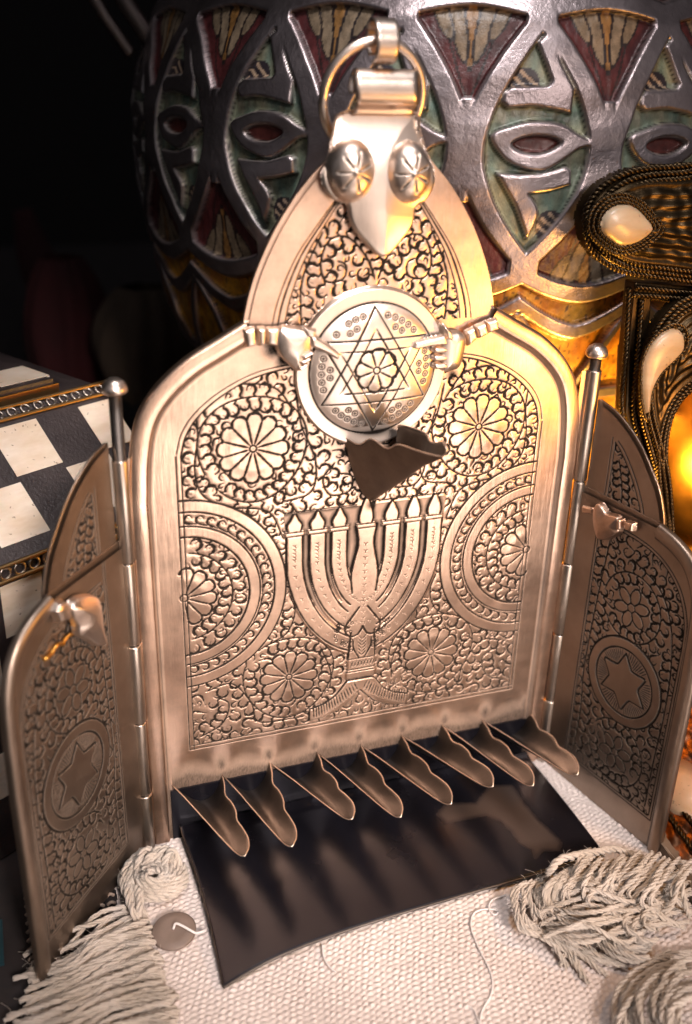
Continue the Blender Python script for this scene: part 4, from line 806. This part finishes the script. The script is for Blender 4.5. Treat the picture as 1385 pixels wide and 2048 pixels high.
# low filigree box at the lower right
lb = np.array([onZ((1310, 1690), -1.9), onZ((1420, 1850), -1.9)]); dv = lb[1]-lb[0]; dv /= np.linalg.norm(dv); nv_ = np.array([-dv[1], dv[0], 0]); nv_ = nv_ if nv_[0] > 0 else -nv_
low_box = empty('filigree_box', lb[0]*[1, 1, 0]+[0, 0, -TBL], 'low wooden box covered in coppery filigree with a bone inlay beside the right wing', 'box')
s = Soup(); cb = lb[0]-dv*3+nv_*3.2; s.box(cb+dv*5+[0, 0, -.25-.0], 9, 3.0, .25, np.array([dv, nv_, [0, 0, 1]])); s.build('wooden_edge', diffuse('pale_wood', (.20, .15, .11), (.12, .09, .07), 60, .6), low_box, False)
nx_, nz_ = 220, 90; uu = np.linspace(-8, 8, nx_); vv = np.linspace(0, 5.6, nz_); UU, VV = np.meshgrid(uu, vv); hh = .12*np.sin(VV*6.5)**2+.07*np.sin(UU*9+2*np.sin(VV*7))*np.sin(VV*13)+.25*np.clip(VV, 0, 1)+rt.randn(*UU.shape)*.012
Pm = cb+dv*5+[0, 0, 0.0]; V = Pm[None, None]+UU[..., None]*dv+(VV[..., None]-2.75)*nv_+hh[..., None]*np.array([0, 0, 1.]); mesh_np('filigree_top', V.reshape(-1, 3), grid_faces(nz_, nx_), metal('copper_filigree', (.40, .20, .11), rough=.38, blotch=.9), low_box)
s = Soup()
for v in (.25, .75, 1.5): a = Pm+dv*-8+nv_*(v-2.75)+[0, 0, .35]; rope(s, np.array([a, a+dv*16]), .09, .3)
s.build('twisted_wire', M_oldbrass, low_box)
c = onZ((1372, 1570), -1.4); t = np.linspace(0, 2*math.pi, 30); s = Soup(); P = np.array([c+dv*1.3*math.cos(a)+nv_*.8*math.sin(a)+[0, 0, 0.05] for a in t[:-1]]); s.add(np.vstack([P, [c+[0, 0, .3]], P-[0, 0, .5]]), [[i, (i+1) % 29, 30+(i+1) % 29, 30+i] for i in range(29)], [[i, (i+1) % 29, 29] for i in range(29)]); s.build('bone_inlay', bone('warm_bone', (.62, .44, .30)), low_box)

# ================================================================== scarf, fringes, threads, button
scarf = empty('woven_scarf', (0, -6, -TBL), 'cream hand woven scarf with twisted yarn fringes lying under the lamp', 'scarf')
gx = np.arange(-7.4, 8.6, .026); gy = np.arange(-15.5, 2.0, .026); GX, GY = np.meshgrid(gx, gy)
sk = GX*.96+GY*.28; sj = GY*.96-GX*.28+.05*np.sin(GX*1.3)+.018*np.sin(GX*7+GY*3)+.012*np.sin(GX*17-GY*11); sk = sk+.05*np.sin(GY*1.7+GX*.4)+.02*np.sin(GY*9+2*np.sin(GX*5)); row = np.floor(sj/.125)
wv = np.abs(np.sin(math.pi*(sk/.19+.5*(row % 2))))*np.abs(np.sin(math.pi*sj/.125))
rw = np.random.RandomState(9); und = .05*np.sin(GX*.9+1)*np.sin(GY*.7)
cid = (np.floor(sk/.19+.5*(row % 2))*7.13+row*3.77); hsh = np.abs(np.sin(cid*12.9898)*43758.5453) % 1
ZZ = -TBL+.02+(.030+.035*hsh)*wv**(.5+.5*hsh)+.02*np.sin(GX*2.3+1.5*np.sin(GY*.8))*np.clip((-GY-5)/2, 0, 1)+und*.6+rw.randn(*GX.shape)*.003
xl = -7.2+.1*np.sin(GY*3); msk = GX > xl
V = np.stack([GX, GY, ZZ], -1).reshape(-1, 3); F = grid_faces(len(gy), len(gx), msk); V, F, _ = compact(V, F, {}); mesh_np('woven_cloth', V, F, M_cloth, scarf)
ry = np.random.RandomState(12)
MASS = Soup(); YN = [0, 0]
def yarn(P, r=.085, parent=scarf, mat=None, name='fringe_yarn', fuzz=10, tw=.42):
    P = poly_resample(spline(P, 60), .05); n = len(P); T = np.gradient(P, axis=0); T /= np.linalg.norm(T, axis=1)[:, None]+1e-9; up = np.array([.1, .1, 1.]); N = np.cross(T, up); N /= np.linalg.norm(N, axis=1)[:, None]+1e-9; B = np.cross(T, N); L_ = np.arange(n)*.05; YN[0] += 1; own = YN[0] % 7 in (0, 2, 4) or r >= .085; s = Soup() if own else MASS; p0 = ry.rand()*6
    for ph in (0, 2.09, 4.19): a = L_/tw*2*math.pi/1.4+ph+p0; s.tube(P+(N*np.cos(a)[:, None]+B*np.sin(a)[:, None])*r*.55*(1+.25*np.sin(L_*2.3+p0+ph))[:, None], r*.52*(1+.16*np.sin(L_*9+ph*2+p0)), 6)
    for _ in range(fuzz):
        i = ry.randint(n); d = ry.randn(3)*.085; d2 = d+ry.randn(3)*.08+T[i]*.15; q = spline([P[i], P[i]+d*.8+[0, 0, .03], P[i]+d+d2*.7], 5); q[:, 2] = np.maximum(q[:, 2], -TBL+.05); s.tube(q, .0045, 3, False)
    if own: YN[1] += 1; return s.build(name, mat or M_yarn, parent)
zt = -TBL+.12
def zp(px, z=zt): return onZ(px, z)
# left fringe: strands run from the scarf edge to the left edge of the picture
for k in range(85):
    f = k/84; e = np.array([262+75*min(1, f*1.5)**.8+ry.randn()*7, 1812+f*330]); w0 = np.array([20+ry.randn()*25+60*(1-f)**2, 1925+f*300+ry.randn()*10]); m1 = e*.66+w0*.34+[0, -10+ry.randn()*8]; m2 = e*.33+w0*.67+[0, 2+ry.randn()*10]
    zz = lambda: zt+.05+.22*ry.rand()
    P = [zp(tuple(e+[12, 0]), -TBL+.1), zp(tuple(e), zz()), zp(tuple(m1), zz()), zp(tuple(m2), zz()), zp(tuple(w0), zt)]
    yarn(P, .050+.015*ry.rand(), fuzz=16, tw=.5)
for k in range(9):          # bundle that climbs towards the hinge
    a = np.array([288+ry.randn()*8, 1850+ry.randn()*10]); b2 = np.array([258+ry.randn()*10+k*1.5, 1800+ry.randn()*14]); c2 = np.array([250+k*3.5+ry.randn()*3, 1740+ry.randn()*6]); d2 = np.array([285+k*6, 1708+ry.randn()*6])
    yarn([zp(tuple(a), zt), zp(tuple(b2), zt+.25+.2*ry.rand()), zp(tuple(c2), zt+.3+.2*ry.rand()), zp(tuple(d2), zt+.45)], .085)
for k in range(7):          # coil at the foot of the hinge
    rx, rz_ = 66-8*k, 46-6*k; c2 = np.array([308+ry.randn()*3, 1752+ry.randn()*2]); t = np.linspace(-2.2+ry.randn()*.3, 3.3, 12); yarn([zp((c2[0]+rx*math.cos(a), c2[1]+rz_*math.sin(a)), zt+.12+.10*k+.05*ry.rand()) for a in t], .095)
for k in range(5): yarn([zp((262+k*12, 1790), zt+.1), zp((272+k*13, 1740), zt+.5), zp((292+k*12, 1700+ry.randn()*4), zt+.75), zp((318+k*9, 1712), zt+.5), zp((345+k*4, 1740), zt+.2)], .09)
# right heap of fringe
yarn([zp((1092, 1768), zt+.3), zp((1102, 1738), zt+.9), zp((1130, 1716), zt+1.0), zp((1180, 1706), zt+.9), zp((1240, 1700), zt+.7), zp((1300, 1730), zt+.4)], .10, fuzz=30)
for k in range(32):
    k = k*18/32; x0 = 1020+k*9+ry.randn()*4; P = [zp((x0+20, 1768-k*2.2), zt+.5), zp((x0, 1790-k*2), zt+.3+.2*ry.rand()), zp((x0+22+ry.randn()*12, 1840+ry.randn()*10), zt+.25+.2*ry.rand()), zp((x0+75+ry.randn()*16, 1890+ry.randn()*14), zt+.2), zp((x0+150+ry.randn()*24, 1935+ry.randn()*18), zt)]
    if k > 7: P = [zp((x0+60, 1735+ry.randn()*5), zt+.6), zp((x0+10, 1765), zt+.8), zp((x0+0, 1800), zt+.5), zp((x0+30, 1850), zt+.35), zp((x0+40, 1880), zt+.1)]
    yarn(P, .06)
for k in range(28):
    k = k*16/28; a0 = np.array([1175+k*14+ry.randn()*10, 1705+ry.randn()*10+k*2]); yarn([zp(tuple(a0), zt+.8), zp((a0[0]-25, a0[1]+28), zt+.9+.2*ry.rand()), zp((a0[0]-45+ry.randn()*14, a0[1]+70), zt+.6+.2*ry.rand()), zp((a0[0]-30+ry.randn()*26, a0[1]+112+ry.randn()*12), zt+.35)], .062)
for k in range(20):
    k = k*12/20; y0 = 1775+k*9+ry.randn()*4; yarn([zp((1090+ry.randn()*10, y0), zt+.4), zp((1180, y0-8+ry.randn()*18), zt+.6+.3*ry.rand()), zp((1270, y0-10+ry.randn()*20), zt+.4+.3*ry.rand()), zp((1380+ry.randn()*10, y0-45+ry.randn()*20), zt+.3)], .058)
for k in range(20):
    k = k*13/20; c2 = np.array([1275+ry.randn()*14, 1845+ry.randn()*10]); rx, rz_ = 80-4.5*k, 70-4*k; t = np.linspace(1.2+ry.randn()*.4, 4.8+ry.randn()*.5, 12); yarn([zp((c2[0]+rx*math.cos(a), c2[1]+rz_*math.sin(a)), zt+.2+.04*k) for a in t], .06)
for k in range(24):
    k = k*15/24; c2 = np.array([1395+ry.randn()*18, 2030+ry.randn()*14]); rx, rz_ = 170-8*k, 120-5*k; t = np.linspace(2.2+ry.randn()*.3, 4.6+ry.randn()*.5, 12); yarn([zp((c2[0]+rx*math.cos(a), c2[1]+rz_*math.sin(a)), zt+.1+.05*k) for a in t], .065)
tag(MASS.build('fringe_mass', M_yarn, scarf), kind='stuff'); print('YARNS', YN)
# loose threads
def thread(name, px, r, label, cat, zz=None):
    s = Soup(); P = spline([zp(p, -TBL+.10+(zz[i] if zz else 0)) for i, p in enumerate(px)], 90); s.tube(P, r, 6); return tag(s.build(name, M_thread), label, cat, 'loose white threads')
thread('loose_thread', [(1012, 1790), (985, 1800), (978, 1818), (990, 1830), (996, 1822), (975, 1818), (950, 1825), (942, 1850), (955, 1890), (975, 1930), (985, 1960), (982, 1990), (965, 2020), (960, 2048), (968, 2070)], .024, 'long white thread curling down from the right end of the tray', 'thread')
thread('loose_thread', [(935, 2010), (948, 2020), (956, 2040), (962, 2060)], .02, 'short frayed white thread end at the bottom edge of the cloth', 'thread')
thread('loose_thread', [(645, 1890), (648, 1915), (658, 1932), (672, 1945)], .026, 'small white thread tail sticking out under the front of the tray', 'thread')
bt = onZ((348, 1862), -TBL+.16); s = Soup(); s.lathe((0, 0, 0), [(.001, .05), (.30, .06), (.50, .045), (.545, 0), (.50, -.045), (.001, -.05)], 40); btn = s.build('shell_button', M_button)
btn.data.transform(Matrix.Translation((0, 0, -TBL*.01))); btn.location = W(bt); btn.rotation_euler = (RAD(6), RAD(-4), 0); tag(btn, 'round brown button lying on the cream cloth left of the tray', 'button')
s = Soup(); s.tube(spline([zp((347, 1858), zt+.10), zp((352, 1847), zt+.22), zp((366, 1852), zt+.20), zp((380, 1860), zt+.16), zp((392, 1866), zt+.08), zp((402, 1864), zt+.07), zp((412, 1860), zt+.06)], 30), .03, 8); tb = s.build('thread_loop', M_thread)
tag(tb, 'short white thread tied through the brown button', 'thread')
# striped cloth at the far left bottom
sc2 = empty('striped_cloth', onZ((20, 1900))*[1, 1, 0]+[0, 0, -TBL], 'dark striped textile with teal border showing at the lower left corner', 'textile')
c = onZ((-10, 1900), -TBL-.02); s = Soup(); s.box((c[0]-1.3, c[1]+.2, -TBL-.03), 1.5, .7, .03); s.build('teal_border', M_teal, sc2, False)
s = Soup()
for r_ in range(16):
    for q in range(8): a = c+np.array([.75+q*.28, 2.2-r_*.28, .04]); s.tube(spline([a, a+[.10, .02, .06], a+[.20, 0, 0]], 6), .045, 5)
s.build('woven_stripe', diffuse('stripe_wool', (.42, .33, .27), (.25, .18, .14), 80), sc2)
# dim things far behind on the left
def sack(name, px, y, w, h, mat, label, cat, seed, d=2):
    r_ = np.random.RandomState(seed); P = onY(px, y); n, m = 48, 36; V = []; ph = r_.rand(6)*6
    for i in range(m):
        t = i/(m-1)
        for j in range(n):
            a = 2*math.pi*j/n; sq = math.sin(math.pi*(.08+.84*t))**.55; f = 1+.08*math.sin(5*a+ph[0]+t*3)+.06*math.sin(9*a+ph[1])+.04*math.sin(13*a+ph[2]-t*5)
            V.append((P[0]+w*sq*f*math.cos(a), P[1]+d*sq*f*math.sin(a), P[2]+h*t))
    o = mesh_np(name, np.array(V), grid_faces(m, n, wrap=True), mat); return tag(o, label, cat)
sack('cloth_pouch', (300, 800), 26, 2.3, 5.6, M_beige, 'dim beige cloth pouch in the dark between the box and the urn', 'pouch', 2)
sack('red_cloth_bundle', (150, 830), 30, 2.1, 8.2, M_red, 'dark red folded cloth in the shadow behind the inlaid box', 'cloth', 4)
s = Soup(); s.tube(spline([onY((45, 420), 45), onY((75, 520), 45), (onY((115, 590), 45))], 24), np.linspace(.6, 1.8, 24), 10); tag(s.build('red_ribbon', M_red), 'thin dark red ribbon hanging in the dark upper left', 'ribbon')
